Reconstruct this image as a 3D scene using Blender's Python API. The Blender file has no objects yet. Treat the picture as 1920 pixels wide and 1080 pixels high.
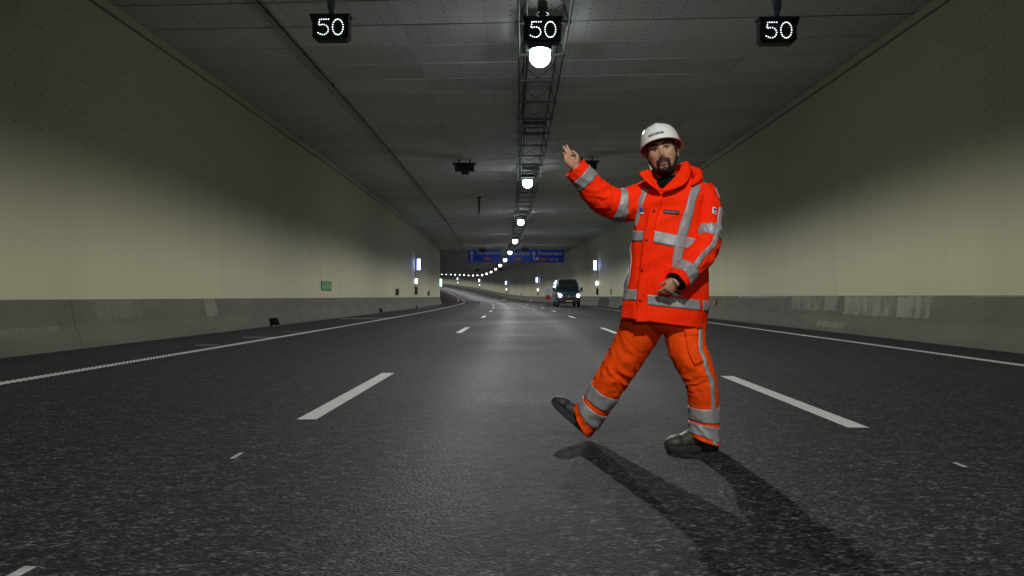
import bpy, bmesh, math, random
from mathutils import Vector, Matrix, noise, Euler
random.seed(7)
PI = math.pi
rad = math.radians
sc = bpy.context.scene
C = sc.collection

# ------------------------------------------------------------------ camera
CAM_H = 0.82
cam_d = bpy.data.cameras.new('camera')
cam = bpy.data.objects.new('camera', cam_d)
C.objects.link(cam)
cam_d.sensor_width = 36.0
cam_d.lens = 36.0 * 1414.0 / 1920.0
cam_d.clip_start = 0.05
cam_d.clip_end = 2000
cam.location = (0, 0, CAM_H)
cam.rotation_euler = (rad(90 + 0.65), 0, rad(0.85))
sc.camera = cam

# ------------------------------------------------------------------ world (deep inside a tunnel: no daylight reaches here)
w = bpy.data.worlds.new('World')
sc.world = w
w.use_nodes = True
w.node_tree.nodes['Background'].inputs[0].default_value = (0.02, 0.024, 0.03, 1)
w.node_tree.nodes['Background'].inputs[1].default_value = 0.05

# ------------------------------------------------------------------ exposure
sc.view_settings.view_transform = 'Standard'
sc.view_settings.look = 'None'
sc.view_settings.exposure = 0.0
sc.view_settings.gamma = 1.0
sc.view_settings.use_curve_mapping = False
sc.cycles.use_denoising = True
sc.cycles.max_bounces = 6
sc.cycles.diffuse_bounces = 3
sc.cycles.glossy_bounces = 3
sc.cycles.sample_clamp_indirect = 6.0
sc.cycles.caustics_reflective = False
sc.cycles.caustics_refractive = False

LAMP_W = 740.0          # power of one tunnel lamp's downward beam
GLOBE = 26.0             # brightness of one tunnel lamp's lens
CUT0, CUT1 = 0.20, 0.54  # sideways cut-off of the beam
BATW, WIDE = 1.3, 0.5
STRAY = 0.085

# ================================================================== material helpers
class NT:
    def __init__(s, name):
        s.m = bpy.data.materials.new(name)
        s.m.use_nodes = True
        s.t = s.m.node_tree
        s.b = s.t.nodes['Principled BSDF']
    def node(s, kind, **kw):
        n = s.t.nodes.new(kind)
        for k, v in kw.items():
            setattr(n, k, v)
        return n
    def put(s, sock, v):
        if isinstance(v, bpy.types.NodeSocket):
            s.t.links.new(v, sock)
        elif v is not None:
            sock.default_value = v
    def math(s, op, a, b=None, c=None):
        n = s.node('ShaderNodeMath', operation=op)
        s.put(n.inputs[0], a); s.put(n.inputs[1], b); s.put(n.inputs[2], c)
        return n.outputs[0]
    def coord(s, which='Object'):
        return s.node('ShaderNodeTexCoord').outputs[which]
    def mapping(s, vec, scale=(1, 1, 1), loc=(0, 0, 0), rot=(0, 0, 0)):
        n = s.node('ShaderNodeMapping')
        s.put(n.inputs[0], vec)
        n.inputs['Scale'].default_value = scale
        n.inputs['Location'].default_value = loc
        n.inputs['Rotation'].default_value = rot
        return n.outputs[0]
    def noise(s, vec, scale, detail=4, rough=0.55, out=0):
        n = s.node('ShaderNodeTexNoise')
        s.put(n.inputs['Vector'], vec)
        n.inputs['Scale'].default_value = scale
        n.inputs['Detail'].default_value = detail
        n.inputs['Roughness'].default_value = rough
        return n.outputs[out]
    def voronoi(s, vec, scale, feature='F1', out='Distance'):
        n = s.node('ShaderNodeTexVoronoi', feature=feature)
        s.put(n.inputs['Vector'], vec)
        n.inputs['Scale'].default_value = scale
        return n.outputs[out]
    def ramp(s, fac, stops):
        n = s.node('ShaderNodeValToRGB')
        s.put(n.inputs[0], fac)
        e = n.color_ramp.elements
        while len(e) < len(stops):
            e.new(0.5)
        for el, (p, c) in zip(e, stops):
            el.position = p
            el.color = c if len(c) == 4 else (*c, 1)
        return n.outputs[0]
    def mix(s, fac, a, b, blend='MIX'):
        n = s.node('ShaderNodeMix', data_type='RGBA', blend_type=blend)
        s.put(n.inputs[0], fac)
        for i, v in ((6, a), (7, b)):
            if isinstance(v, tuple) and len(v) == 3:
                v = (*v, 1)
            s.put(n.inputs[i], v)
        return n.outputs[2]
    def sep(s, vec):
        n = s.node('ShaderNodeSeparateXYZ')
        s.put(n.inputs[0], vec)
        return n.outputs
    def bump(s, height, strength=0.3, dist=0.01, normal=None):
        n = s.node('ShaderNodeBump')
        n.inputs['Strength'].default_value = strength
        n.inputs['Distance'].default_value = dist
        s.put(n.inputs['Height'], height)
        if normal is not None:
            s.put(n.inputs['Normal'], normal)
        return n.outputs[0]
    def set(s, **kw):
        names = dict(col='Base Color', rough='Roughness', metal='Metallic', normal='Normal',
                     spec='Specular IOR Level', emit='Emission Color', estr='Emission Strength', coat='Coat Weight',
                     coatr='Coat Roughness', sheen='Sheen Weight', trans='Transmission Weight', alpha='Alpha', sss='Subsurface Weight')
        for k, v in kw.items():
            if isinstance(v, tuple) and len(v) == 3:
                v = (*v, 1)
            s.put(s.b.inputs[names[k]], v)
        return s.m

def pm(name, col, rough=0.6, metal=0.0, var=0.12, vs=6.0, bump=0.0, bs=60.0, bd=0.004, spec=0.5, **kw):
    n = NT(name)
    o = n.coord('Object')
    f = n.noise(o, vs, 5, 0.6)
    lo = tuple(max(0, c * (1 - var)) for c in col)
    hi = tuple(min(1, c * (1 + var)) for c in col)
    c = n.ramp(f, [(0.3, lo), (0.7, hi)])
    n.set(col=c, rough=rough, metal=metal, spec=spec, **kw)
    if bump:
        n.set(normal=n.bump(n.noise(o, bs, 4), bump, bd))
    return n.m

def glow(name, col, strength):
    n = NT(name)
    f = n.noise(n.coord('Object'), 9.0, 2)
    c = n.ramp(f, [(0.3, tuple(x * 0.96 for x in col)), (0.7, col)])
    n.set(col=(0.8, 0.8, 0.8), rough=0.4, emit=c, estr=strength)
    return n.m

# ---- asphalt
def asphalt():
    n = NT('asphalt')
    o = n.coord('Object')
    st = n.mapping(o, (0.55, 1.0, 1.0))
    cell = n.voronoi(st, 120.0, out='Color')
    cr = n.sep(cell)[0]
    edge = n.voronoi(st, 120.0)
    fine = n.noise(o, 230.0, 2, 0.5)
    big = n.noise(o, 0.35, 4, 0.6)
    mid = n.noise(o, 3.2, 4, 0.6)
    c = n.ramp(cr, [(0.0, (0.002, 0.0021, 0.0025)), (0.45, (0.012, 0.0122, 0.0135)), (0.72, (0.034, 0.0342, 0.036)), (0.92, (0.088, 0.089, 0.093)), (1.0, (0.16, 0.16, 0.163))])
    c = n.mix(0.22, c, n.ramp(fine, [(0.3, (0.008, 0.008, 0.009)), (0.75, (0.06, 0.06, 0.062))]))
    coarse = n.sep(n.voronoi(n.mapping(o, (0.5, 1.0, 1.0)), 50.0, out='Color'))[1]
    lump = n.noise(n.mapping(o, (0.5, 1.0, 1.0)), 14.0, 4, 0.65)
    c = n.mix(1.0, c, n.ramp(coarse, [(0.0, (0.42, 0.44, 0.48)), (0.5, (0.76, 0.79, 0.86)), (0.85, (1.10, 1.13, 1.20)), (1.0, (1.35, 1.38, 1.44))]), 'MULTIPLY')
    c = n.mix(1.0, c, n.ramp(lump, [(0.3, (0.55, 0.56, 0.59)), (0.7, (1.30, 1.31, 1.35))]), 'MULTIPLY')
    tone = n.math('MULTIPLY_ADD', mid, 0.45, n.math('MULTIPLY_ADD', big, 0.6, 0.5))
    cc = n.node('ShaderNodeCombineXYZ')
    for i in range(3):
        n.put(cc.inputs[i], tone)
    c = n.mix(1.0, c, cc.outputs[0], 'MULTIPLY')
    # polished wheel tracks: slightly lighter, smoother
    uv = n.sep(n.coord('UV'))
    lat = uv[1]
    tr = None
    for t0 in (-3.95, -2.45, -0.45, 1.1, 3.2, 4.75):
        g = n.math('POWER', 2.718, n.math('MULTIPLY', n.math('POWER', n.math('DIVIDE', n.math('SUBTRACT', lat, t0), 0.32), 2.0), -1.0))
        tr = g if tr is None else n.math('MAXIMUM', tr, g)
    r = n.math('SUBTRACT', n.math('MULTIPLY_ADD', cr, 0.14, 0.69), n.math('MULTIPLY', tr, 0.09))
    r = n.math('ADD', r, n.math('MULTIPLY', n.math('SUBTRACT', big, 0.5), 0.25))
    h = n.math('SUBTRACT', n.math('MULTIPLY', cr, 0.6), edge)
    n.set(col=c, rough=r, spec=0.17, normal=n.bump(n.math('ADD', h, n.math('MULTIPLY', coarse, 1.2)), 0.7, 0.006, n.bump(fine, 0.4, 0.002)))
    return n.m

# ---- painted tunnel wall (UV = metres along, metres up)
def wall_mat():
    n = NT('wall_paint')
    uvv = n.coord('UV')
    uv = n.sep(uvv)
    U, V = uv[0], uv[1]
    def holes(uo, pair, rr):
        a = n.math('ABSOLUTE', n.math('MULTIPLY', n.math('SUBTRACT', n.math('FRACT', n.math('ADD', n.math('DIVIDE', U, 1.18), uo)), 0.5), 1.18))
        if pair:
            a = n.math('SUBTRACT', a, 0.05)
        b = n.math('MULTIPLY', n.math('SUBTRACT', n.math('FRACT', n.math('DIVIDE', V, 0.51)), 0.5), 0.51)
        d = n.math('SQRT', n.math('ADD', n.math('MULTIPLY', a, a), n.math('MULTIPLY', b, b)))
        return n.math('LESS_THAN', d, rr)
    dm = n.math('MAXIMUM', holes(0.1, True, 0.016), holes(0.55, False, 0.015))
    dm = n.math('MULTIPLY', dm, n.math('GREATER_THAN', V, 2.9))
    streak = n.noise(n.mapping(uvv, (0.9, 0.10, 1)), 1.0, 6, 0.62)
    blot = n.noise(n.mapping(uvv, (0.22, 0.5, 1)), 1.0, 5, 0.6)
    c = n.ramp(streak, [(0.2, (0.385, 0.366, 0.232)), (0.5, (0.425, 0.405, 0.258)), (0.8, (0.45, 0.43, 0.276))])
    c = n.mix(n.math('MULTIPLY', n.ramp(blot, [(0.45, (0, 0, 0)), (0.75, (1, 1, 1))]), 0.4), c, (0.36, 0.35, 0.245))
    drip = n.noise(n.mapping(uvv, (3.4, 0.22, 1)), 1.0, 6, 0.7)
    c = n.mix(n.math('MULTIPLY', n.ramp(drip, [(0.52, (0, 0, 0)), (0.78, (1, 1, 1))]), 0.13), c, (0.25, 0.245, 0.17))
    seam = n.math('LESS_THAN', n.math('ABSOLUTE', n.math('SUBTRACT', n.math('FRACT', n.math('DIVIDE', U, 12.0)), 0.5)), 0.0006)
    c = n.mix(n.math('MAXIMUM', dm, n.math('MULTIPLY', seam, 0.5)), c, (0.06, 0.06, 0.055))
    n.set(col=c, rough=0.62, spec=0.35, normal=n.bump(n.noise(n.mapping(uvv, (1, 1, 1)), 26.0, 4), 0.15, 0.01))
    return n.m

# ---- ceiling boards (UV = metres across, metres along)
def ceil_mat(joints):
    n = NT('ceiling_board' if not joints else 'ceiling_board_far')
    uvv = n.coord('UV')
    uv = n.sep(uvv)
    U, V = uv[0], uv[1]
    fu = n.math('MULTIPLY', n.math('FRACT', n.math('DIVIDE', n.math('ADD', U, 60.0), 1.22)), 1.22)
    b = n.math('MULTIPLY', n.math('SUBTRACT', n.math('FRACT', n.math('DIVIDE', n.math('ADD', V, 60.0), 0.24)), 0.5), 0.24)
    bb = n.math('MULTIPLY', b, b)
    m = None
    for c0 in (0.13, 0.61, 1.09):
        a = n.math('SUBTRACT', fu, c0)
        d = n.math('SQRT', n.math('ADD', n.math('MULTIPLY', a, a), bb))
        k = n.math('LESS_THAN', d, 0.02)
        m = k if m is None else n.math('MAXIMUM', m, k)
    o = n.coord('Object')
    nz = n.noise(n.mapping(uvv, (0.8, 0.8, 1)), 1.2, 5, 0.6)
    c = n.ramp(nz, [(0.3, (0.72, 0.722, 0.69)), (0.7, (0.80, 0.80, 0.765))])
    rnd = n.node('ShaderNodeObjectInfo').outputs['Random']
    if not joints:
        t = n.math('MULTIPLY_ADD', rnd, 0.16, 0.86)
        cc = n.node('ShaderNodeCombineXYZ')
        for i in range(3):
            n.put(cc.inputs[i], t)
        c = n.mix(1.0, c, cc.outputs[0], 'MULTIPLY')
    else:
        j1 = n.math('LESS_THAN', n.math('ABSOLUTE', n.math('SUBTRACT', n.math('FRACT', n.math('DIVIDE', V, 1.2)), 0.5)), 0.016)
        j2 = n.math('LESS_THAN', n.math('ABSOLUTE', n.math('SUBTRACT', n.math('FRACT', n.math('DIVIDE', U, 2.44)), 0.5)), 0.006)
        m = n.math('MAXIMUM', m, n.math('MULTIPLY', n.math('MAXIMUM', j1, j2), 0.7))
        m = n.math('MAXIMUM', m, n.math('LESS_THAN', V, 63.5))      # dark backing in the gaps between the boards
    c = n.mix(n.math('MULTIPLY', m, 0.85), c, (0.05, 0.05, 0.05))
    n.set(col=c, rough=0.75, spec=0.3, normal=n.bump(n.noise(o, 30.0, 4), 0.12, 0.01))
    return n.m

# ---- concrete barrier (UV = metres along, metres up the profile)
def barrier_mat(name, patches):
    n = NT(name)
    uvv = n.coord('UV')
    uv = n.sep(uvv)
    U, V = uv[0], uv[1]
    big = n.noise(n.mapping(uvv, (0.5, 1.4, 1)), 1.3, 6, 0.65)
    fine = n.noise(uvv, 55.0, 3, 0.6)
    streak = n.noise(n.mapping(uvv, (5.0, 0.5, 1)), 1.4, 5, 0.65)
    c = n.ramp(big, [(0.25, (0.066, 0.065, 0.051)), (0.5, (0.097, 0.095, 0.076)), (0.78, (0.132, 0.129, 0.105))])
    c = n.mix(0.22, c, n.ramp(fine, [(0.3, (0.08, 0.08, 0.07)), (0.7, (0.24, 0.236, 0.2))]))
    c = n.mix(n.math('MULTIPLY', n.ramp(streak, [(0.5, (0, 0, 0)), (0.8, (1, 1, 1))]), 0.35), c, (0.10, 0.10, 0.085))
    def within(x, a, b, soft):
        f = n.node('ShaderNodeMapRange', interpolation_type='SMOOTHSTEP')
        n.put(f.inputs[0], x); f.inputs[1].default_value = a; f.inputs[2].default_value = a + soft
        g = n.node('ShaderNodeMapRange', interpolation_type='SMOOTHSTEP')
        n.put(g.inputs[0], x); g.inputs[1].default_value = b - soft; g.inputs[2].default_value = b
        return n.math('MULTIPLY', f.outputs[0], n.math('SUBTRACT', 1.0, g.outputs[0]))
    wob = n.noise(n.mapping(uvv, (2.6, 2.6, 1)), 1.7, 5, 0.7)
    ws = n.math('MULTIPLY', n.math('SUBTRACT', wob, 0.5), 0.5)
    for (u0, u1, v0, v1, amt, sf) in patches:
        m = n.math('MULTIPLY', within(n.math('ADD', U, ws), u0, u1, 0.12), within(n.math('ADD', V, n.math('MULTIPLY', ws, 0.35)), v0, v1, 0.03))
        s2 = n.noise(n.mapping(uvv, (sf, 0.7, 1)), 1.0, 5, 0.7)
        m = n.math('MULTIPLY', m, n.ramp(s2, [(0.36, (0.0, 0, 0)), (0.56, (1, 1, 1))]))
        c = n.mix(n.math('MULTIPLY', m, amt), c, (0.27, 0.265, 0.235))
    n.set(col=c, rough=0.85, spec=0.17, normal=n.bump(n.math('ADD', n.math('MULTIPLY', fine, 0.5), big), 0.35, 0.012))
    return n.m

def paint_mat():
    n = NT('road_paint')
    o = n.coord('Object')
    f = n.noise(o, 70.0, 4, 0.65)
    g = n.noise(o, 2.5, 4, 0.6)
    c = n.ramp(f, [(0.30, (0.20, 0.20, 0.195)), (0.42, (0.62, 0.62, 0.60)), (0.8, (0.74, 0.74, 0.72))])
    ch = n.noise(o, 9.0, 6, 0.75)
    c = n.mix(n.math('MULTIPLY', n.ramp(ch, [(0.56, (0, 0, 0)), (0.70, (1, 1, 1))]), 0.55), c, (0.22, 0.22, 0.215))
    c = n.mix(n.math('MULTIPLY', g, 0.35), c, (0.42, 0.42, 0.40))
    n.set(col=c, rough=0.6, normal=n.bump(f, 0.5, 0.004))
    return n.m

M = {}
M['asphalt'] = asphalt()
M['wall'] = wall_mat()
M['ceil'] = ceil_mat(False)
M['ceil_far'] = ceil_mat(True)
M['bar_l'] = barrier_mat('barrier_concrete', [(12.4, 14.0, 0.45, 0.92, 0.18, 3.0), (16.8, 17.5, 0.40, 0.95, 0.5, 9.0), (8.0, 11.4, 0.30, 0.42, 0.25, 2.0)])
M['bar_r'] = barrier_mat('barrier_concrete_scraped', [(13.6, 17.3, 0.44, 0.88, 0.68, 4.2), (17.6, 20.6, 0.50, 0.90, 0.5, 3.4), (20.9, 25.5, 0.80, 0.94, 0.7, 3.0), (9.0, 12.5, 0.84, 0.96, 0.55, 2.0), (17.0, 18.6, 0.10, 0.28, 0.4, 5.0)])
M['paint'] = paint_mat()
M['metal'] = pm('galvanised_metal', (0.055, 0.072, 0.066), 0.65, 0.2, 0.2, 5, bump=0.1)
M['dark'] = pm('black_coated_metal', (0.012, 0.012, 0.013), 0.55, 0.1, 0.3, 6, bump=0.1)
M['bluegrey'] = pm('blue_grey_metal', (0.14, 0.16, 0.20), 0.5, 0.4, 0.15, 5)
M['rubber'] = pm('black_rubber', (0.018, 0.018, 0.018), 0.8, 0, 0.3, 20, bump=0.3, bs=90)
M['void'] = pm('hole_shade_black', (0.002, 0.002, 0.002), 0.95, 0, 0.2, 20, spec=0.02)  # flat black standing in for the shade inside the drain openings
M['led'] = glow('led_white', (0.80, 0.92, 1.0), 4.0)
M['lens'] = glow('lamp_lens_glare', (0.90, 0.97, 1.0), GLOBE)
M['blue_lamp'] = glow('cool_lamp', (0.42, 0.58, 1.0), 12.0)
M['blue_rim'] = glow('blue_rim', (0.05, 0.10, 0.85), 1.6)
M['white_lamp'] = glow('white_lamp', (0.9, 0.97, 1.0), 8.0)
M['green_lamp'] = glow('green_lamp', (0.25, 1.0, 0.62), 5.0)
M['green'] = pm('green_sign', (0.012, 0.16, 0.04), 0.5, 0, 0.12, 9)
M['sign_pale'] = pm('sign_pale_green', (0.24, 0.36, 0.24), 0.5, 0, 0.1, 9)
M['sign_white'] = pm('sign_white', (0.72, 0.74, 0.74), 0.5, 0, 0.06, 9)
M['sign_blue'] = pm('sign_blue', (0.016, 0.085, 0.72), 0.45, 0, 0.12, 1.5)
M['sign_red'] = pm('sign_red', (0.50, 0.03, 0.015), 0.5, 0, 0.12, 4)
M['red'] = pm('red_plastic', (0.45, 0.02, 0.012), 0.5, 0, 0.15, 8)
M['cone_white'] = pm('cone_white', (0.65, 0.65, 0.62), 0.5, 0, 0.15, 8)
M['trim'] = pm('joint_strip', (0.20, 0.20, 0.19), 0.7, 0, 0.2, 3)
M['pale_post'] = pm('pale_post', (0.55, 0.57, 0.52), 0.6, 0, 0.1, 3)

# ================================================================== mesh helpers
def ob(name, verts, faces, mat=None, parent=None, smooth=False, uvs=None, loc=None, rot=None):
    me = bpy.data.meshes.new(name)
    me.from_pydata([tuple(v) for v in verts], [], faces)
    if uvs is not None:
        ul = me.uv_layers.new(name='UVMap')
        for lp in me.loops:
            ul.data[lp.index].uv = uvs[lp.vertex_index]
    if smooth:
        me.polygons.foreach_set('use_smooth', [True] * len(me.polygons))
    me.update()
    return link(name, me, mat, parent, loc, rot)

def link(name, me, mat=None, parent=None, loc=None, rot=None):
    o = bpy.data.objects.new(name, me)
    C.objects.link(o)
    if mat is not None and not me.materials:
        me.materials.append(mat)
    if parent is not None:
        o.parent = parent
    if loc is not None:
        o.location = loc
    if rot is not None:
        o.rotation_euler = rot
    return o

def empty(name, loc=(0, 0, 0), rz=0.0):
    o = bpy.data.objects.new(name, None)
    o.empty_display_size = 0.2
    C.objects.link(o)
    o.location = loc
    o.rotation_euler = (0, 0, rz)
    return o

def tag(o, label, cat, group=None):
    o['label'] = label
    o['category'] = cat
    if group:
        o['group'] = group
    return o

class MB:
    """collects simple solids, builds one mesh"""
    def __init__(s):
        s.v = []; s.f = []
    def add(s, v, f):
        k = len(s.v)
        s.v += [tuple(x) for x in v]
        s.f += [[i + k for i in q] for q in f]
        return s
    def box(s, c, h, rot=None, bevel=0.0):
        bm = bmesh.new()
        bmesh.ops.create_cube(bm, size=2)
        for vv in bm.verts:
            vv.co = Vector((vv.co.x * h[0], vv.co.y * h[1], vv.co.z * h[2]))
        if bevel:
            bmesh.ops.bevel(bm, geom=bm.edges[:], offset=bevel, segments=2, affect='EDGES', profile=0.5)
        R = rot.to_matrix() if isinstance(rot, Euler) else (rot or Matrix.Identity(3))
        s.add([R @ vv.co + Vector(c) for vv in bm.verts], [[q.index for q in f.verts] for f in bm.faces])
        bm.free()
        return s
    def bar(s, a, b, r, seg=6):
        a, b = Vector(a), Vector(b)
        t = (b - a).normalized()
        n = t.orthogonal().normalized(); m = t.cross(n)
        vs = [p + r * (math.cos(2 * PI * i / seg) * n + math.sin(2 * PI * i / seg) * m) for p in (a, b) for i in range(seg)]
        fs = [[i, (i + 1) % seg, seg + (i + 1) % seg, seg + i] for i in range(seg)] + [list(range(seg))[::-1], list(range(seg, 2 * seg))]
        return s.add(vs, fs)
    def tube(s, pts, r, seg=8):
        rings = []
        for i, p in enumerate(pts):
            p = Vector(p)
            t = (Vector(pts[min(i + 1, len(pts) - 1)]) - Vector(pts[max(i - 1, 0)])).normalized()
            up = Vector((0, 0, 1)) if abs(t.z) < 0.9 else Vector((1, 0, 0))
            n = t.cross(up).normalized(); m = n.cross(t)
            rr = r[i] if isinstance(r, (list, tuple)) else r
            rings.append([p + rr * (math.cos(2 * PI * j / seg) * n + math.sin(2 * PI * j / seg) * m) for j in range(seg)])
        return s.loft(rings)
    def loft(s, rings, caps=True):
        k = len(rings[0])
        vs = [p for r in rings for p in r]
        fs = [[i * k + j, i * k + (j + 1) % k, (i + 1) * k + (j + 1) % k, (i + 1) * k + j] for i in range(len(rings) - 1) for j in range(k)]
        if caps:
            fs += [list(range(k))[::-1], list(range((len(rings) - 1) * k, len(rings) * k))]
        return s.add(vs, fs)
    def lathe(s, prof, seg=20, c=(0, 0, 0)):
        return s.loft([[(c[0] + r * math.cos(2 * PI * j / seg), c[1] + r * math.sin(2 * PI * j / seg), c[2] + z) for j in range(seg)] for r, z in prof])
    def prism(s, poly, y0, y1):
        """poly in (x,z), extruded along y"""
        k = len(poly)
        vs = [(x, y0, z) for x, z in poly] + [(x, y1, z) for x, z in poly]
        fs = [list(range(k)), list(range(k, 2 * k))[::-1]] + [[i, i + k, (i + 1) % k + k, (i + 1) % k] for i in range(k)]
        return s.add(vs, fs)
    def mesh(s, name, mat, smooth=False):
        me = bpy.data.meshes.new(name)
        me.from_pydata(s.v, [], s.f)
        bm = bmesh.new(); bm.from_mesh(me)
        bmesh.ops.recalc_face_normals(bm, faces=bm.faces[:])
        bm.to_mesh(me); bm.free()
        me.materials.append(mat)
        if smooth:
            me.polygons.foreach_set('use_smooth', [True] * len(me.polygons))
        return me
    def build(s, name, mat, parent=None, smooth=False, loc=None, rot=None):
        return link(name, s.mesh(name, mat, smooth), None, parent, loc, rot)

def text_mesh(txt, size, font_shear=0.0, extrude=0.004, align='CENTER'):
    cu = bpy.data.curves.new('lettering', 'FONT')
    cu.body = txt; cu.size = size; cu.align_x = align; cu.align_y = 'CENTER'
    cu.extrude = extrude; cu.resolution_u = 3; cu.shear = font_shear; cu.offset = size * 0.012
    o = bpy.data.objects.new('lettering', cu)
    C.objects.link(o)
    dg = bpy.context.evaluated_depsgraph_get()
    me = bpy.data.meshes.new_from_object(o.evaluated_get(dg))
    bpy.data.objects.remove(o); bpy.data.curves.remove(cu)
    return me

# ================================================================== the tunnel's line: a left-hand curve that climbs far ahead
def cx(d):
    t = max(0.0, d - 10.0)
    return -t * t / 2760.0
def cz(d):
    t = d - 125.0
    if t < 0: return 0.0
    if t < 99: return t * t / 6000.0
    return 99 * 99 / 6000.0 + (t - 99) * 0.033
def hd(d):
    return math.atan(max(0.0, d - 10.0) / 1380.0)
def W(lat, d, z=0.0):
    a = hd(d)
    return Vector((cx(d) + lat * math.cos(a), d + lat * math.sin(a), z + cz(d)))
def drange(a, b):
    out = [a]
    while out[-1] < b - 1e-6:
        st = 2.0 if out[-1] < 130 else 5.0
        out.append(min(b, out[-1] + st))
    return out
def sweep(name, prof, d0, d1, mat, parent=None, closed=False, uvmode='along', smooth=False, step=None):
    ds = drange(d0, d1) if step is None else [d0 + (d1 - d0) * i / step for i in range(step + 1)]
    L = [0.0]
    for i in range(1, len(prof)):
        L.append(L[-1] + math.hypot(prof[i][0] - prof[i - 1][0], prof[i][1] - prof[i - 1][1]))
    k = len(prof)
    vs, uv, fs = [], [], []
    for d in ds:
        for i, (la, z) in enumerate(prof):
            vs.append(W(la, d, z))
            uv.append({'along': (d, L[i]), 'height': (d, z), 'lat': (d, la), 'across': (la, d)}[uvmode])
    for i in range(len(ds) - 1):
        for j in range(k if closed else k - 1):
            j2 = (j + 1) % k
            fs.append([i * k + j, i * k + j2, (i + 1) * k + j2, (i + 1) * k + j])
    if closed:
        fs += [list(range(k))[::-1], [(len(ds) - 1) * k + j for j in range(k)]]
    return ob(name, vs, fs, mat, parent, smooth, uv)

WL, WR = -7.20, 7.45                     # wall faces
def ceil_z(lat):
    return 6.08 + 0.017 * lat
D0, D1 = -60.0, 520.0
D_END = 82.0                             # the left wall stops here, the tunnel widens
D_STEP = 107.0                           # the low ceiling stops here

# ------------------------------------------------------------------ road
road = sweep('road', [(-18, 0), (-6, 0), (0, 0), (6, 0), (9, 0)], D0, D1, M['asphalt'], uvmode='lat')
road['kind'] = 'structure'

def mark(name, lat0, lat1, d0, d1, skew=0.0, n=6, z=0.004):
    vs, fs = [], []
    for i in range(n + 1):
        d = d0 + (d1 - d0) * i / n
        vs += [W(lat0, d, z), W(lat1, d + skew, z)]
    fs = [[2 * i, 2 * i + 1, 2 * i + 3, 2 * i + 2] for i in range(n)]
    return ob(name, vs, fs, M['paint'], road)

for lat, da in ((-1.44, 5.0), (2.09, 4.74)):
    for k in range(0, 22):
        a = da + 12.0 * k * (1.0 if k else 1)
        mark('lane_dash', lat - 0.066, lat + 0.066, a, a + 3.05)
M['old_paint'] = pm('worn_paint', (0.34, 0.34, 0.33), 0.7, 0, 0.35, 40, bump=0.3)
def small_mark(lat, d, wd, ln, sk=0.0):
    o = mark('guide_mark', lat - wd, lat + wd, d, d + ln, sk, 1)
    o.data.materials.clear(); o.data.materials.append(M['old_paint'])
small_mark(-1.47, 3.79, 0.013, 0.14); small_mark(2.12, 3.65, 0.013, 0.10); small_mark(-1.49, 2.12, 0.02, 0.15)
small_mark(-5.32, 12.6, 0.20, 0.10); small_mark(-5.30, 15.0, 0.32, 0.14); small_mark(-5.30, 17.3, 0.20, 0.12)
small_mark(-5.75, 27.4, 0.85, 0.55, 1.2); small_mark(-5.9, 53.0, 0.9, 0.9, 2.0)

M['line_base'] = pm('rib_gap_shade', (0.035, 0.035, 0.035), 0.8, 0, 0.3, 20)
def ribbed(lat, side):
    # near stretch: the ribs stand on a base coloured dark for the shade between them; beyond it the line reads as solid
    vs, fs = [], []
    ds = drange(-10, 15.0)
    for d in ds:
        vs += [W(lat - 0.085, d, 0.004), W(lat + 0.085, d, 0.004)]
    fs = [[2 * i, 2 * i + 1, 2 * i + 3, 2 * i + 2] for i in range(len(ds) - 1)]
    base = ob('edge_line', vs, fs, M['line_base'], road)
    mb = MB(); d = 4.0
    while d < 15.0:
        mb.box(W(lat, d, 0.0062), (0.0135, 0.165, 0.002), Euler((0, 0, hd(d) - side * rad(26))))
        d += 0.085
    r = mb.build('line_rib', M['paint'], base); r['kind'] = 'stuff'
    vs, fs = [], []
    ds = drange(15.0, 340.0)
    for d in ds:
        vs += [W(lat - 0.075, d, 0.005), W(lat + 0.075, d, 0.005)]
    fs = [[2 * i, 2 * i + 1, 2 * i + 3, 2 * i + 2] for i in range(len(ds) - 1)]
    ob('edge_line', vs, fs, M['paint'], road)
ribbed(-4.90, -1)
ribbed(5.92, 1)
# a second edge line that leaves the corner of the left wall
vs = [W(-9.6 - 0.012 * i * 6, 84 + 6 * i, 0.004) + Vector((dx, 0, 0)) for i in range(12) for dx in (-0.12, 0.12)]
ob('edge_line', vs, [[2 * i, 2 * i + 1, 2 * i + 3, 2 * i + 2] for i in range(11)], M['paint'], road)
# transverse joint where the low tunnel ends
sweep_j = MB().box(W(-1.0, 105, 0.03), (8.6, 0.22, 0.03), Euler((0, 0, hd(105))), 0.01)
joint = sweep_j.build('drain_channel', M['rubber'], road)

# ------------------------------------------------------------------ walls
def wall(name, lat, side, da, db, z1, label):
    t = 0.45 * side
    o = sweep(name, [(lat, 0.0), (lat, 0.7), (lat, 2.0), (lat, 3.5), (lat, z1), (lat + t, z1), (lat + t, 0.0)], da, db, M['wall'], closed=True, uvmode='height')
    tag(o, label, 'wall')
    return o
wall_l = wall('tunnel_wall', WL, -1, D0, D_END, 5.957, 'long cream tunnel wall on the left side')
wall_r = wall('tunnel_wall', WR, 1, D0, D1, 6.206, 'long cream tunnel wall on the right side behind the person and van')
wall_h = sweep('tunnel_wall', [(WR, 6.21), (WR, 7.8), (WR + 0.45, 7.8), (WR + 0.45, 6.21)], D_STEP, D1, M['wall'], closed=True, uvmode='height')
tag(wall_h, 'raised upper wall strip of the far tunnel section beyond the blue signs', 'wall')
wall_f = sweep('tunnel_wall', [(-13.5, 0), (-13.5, 3.5), (-13.5, 7.8), (-13.9, 7.8), (-13.9, 0)], D_END, D1, M['wall'], closed=True, uvmode='height')
tag(wall_f, 'set back far left wall beyond the end of the near left wall', 'wall')
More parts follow.
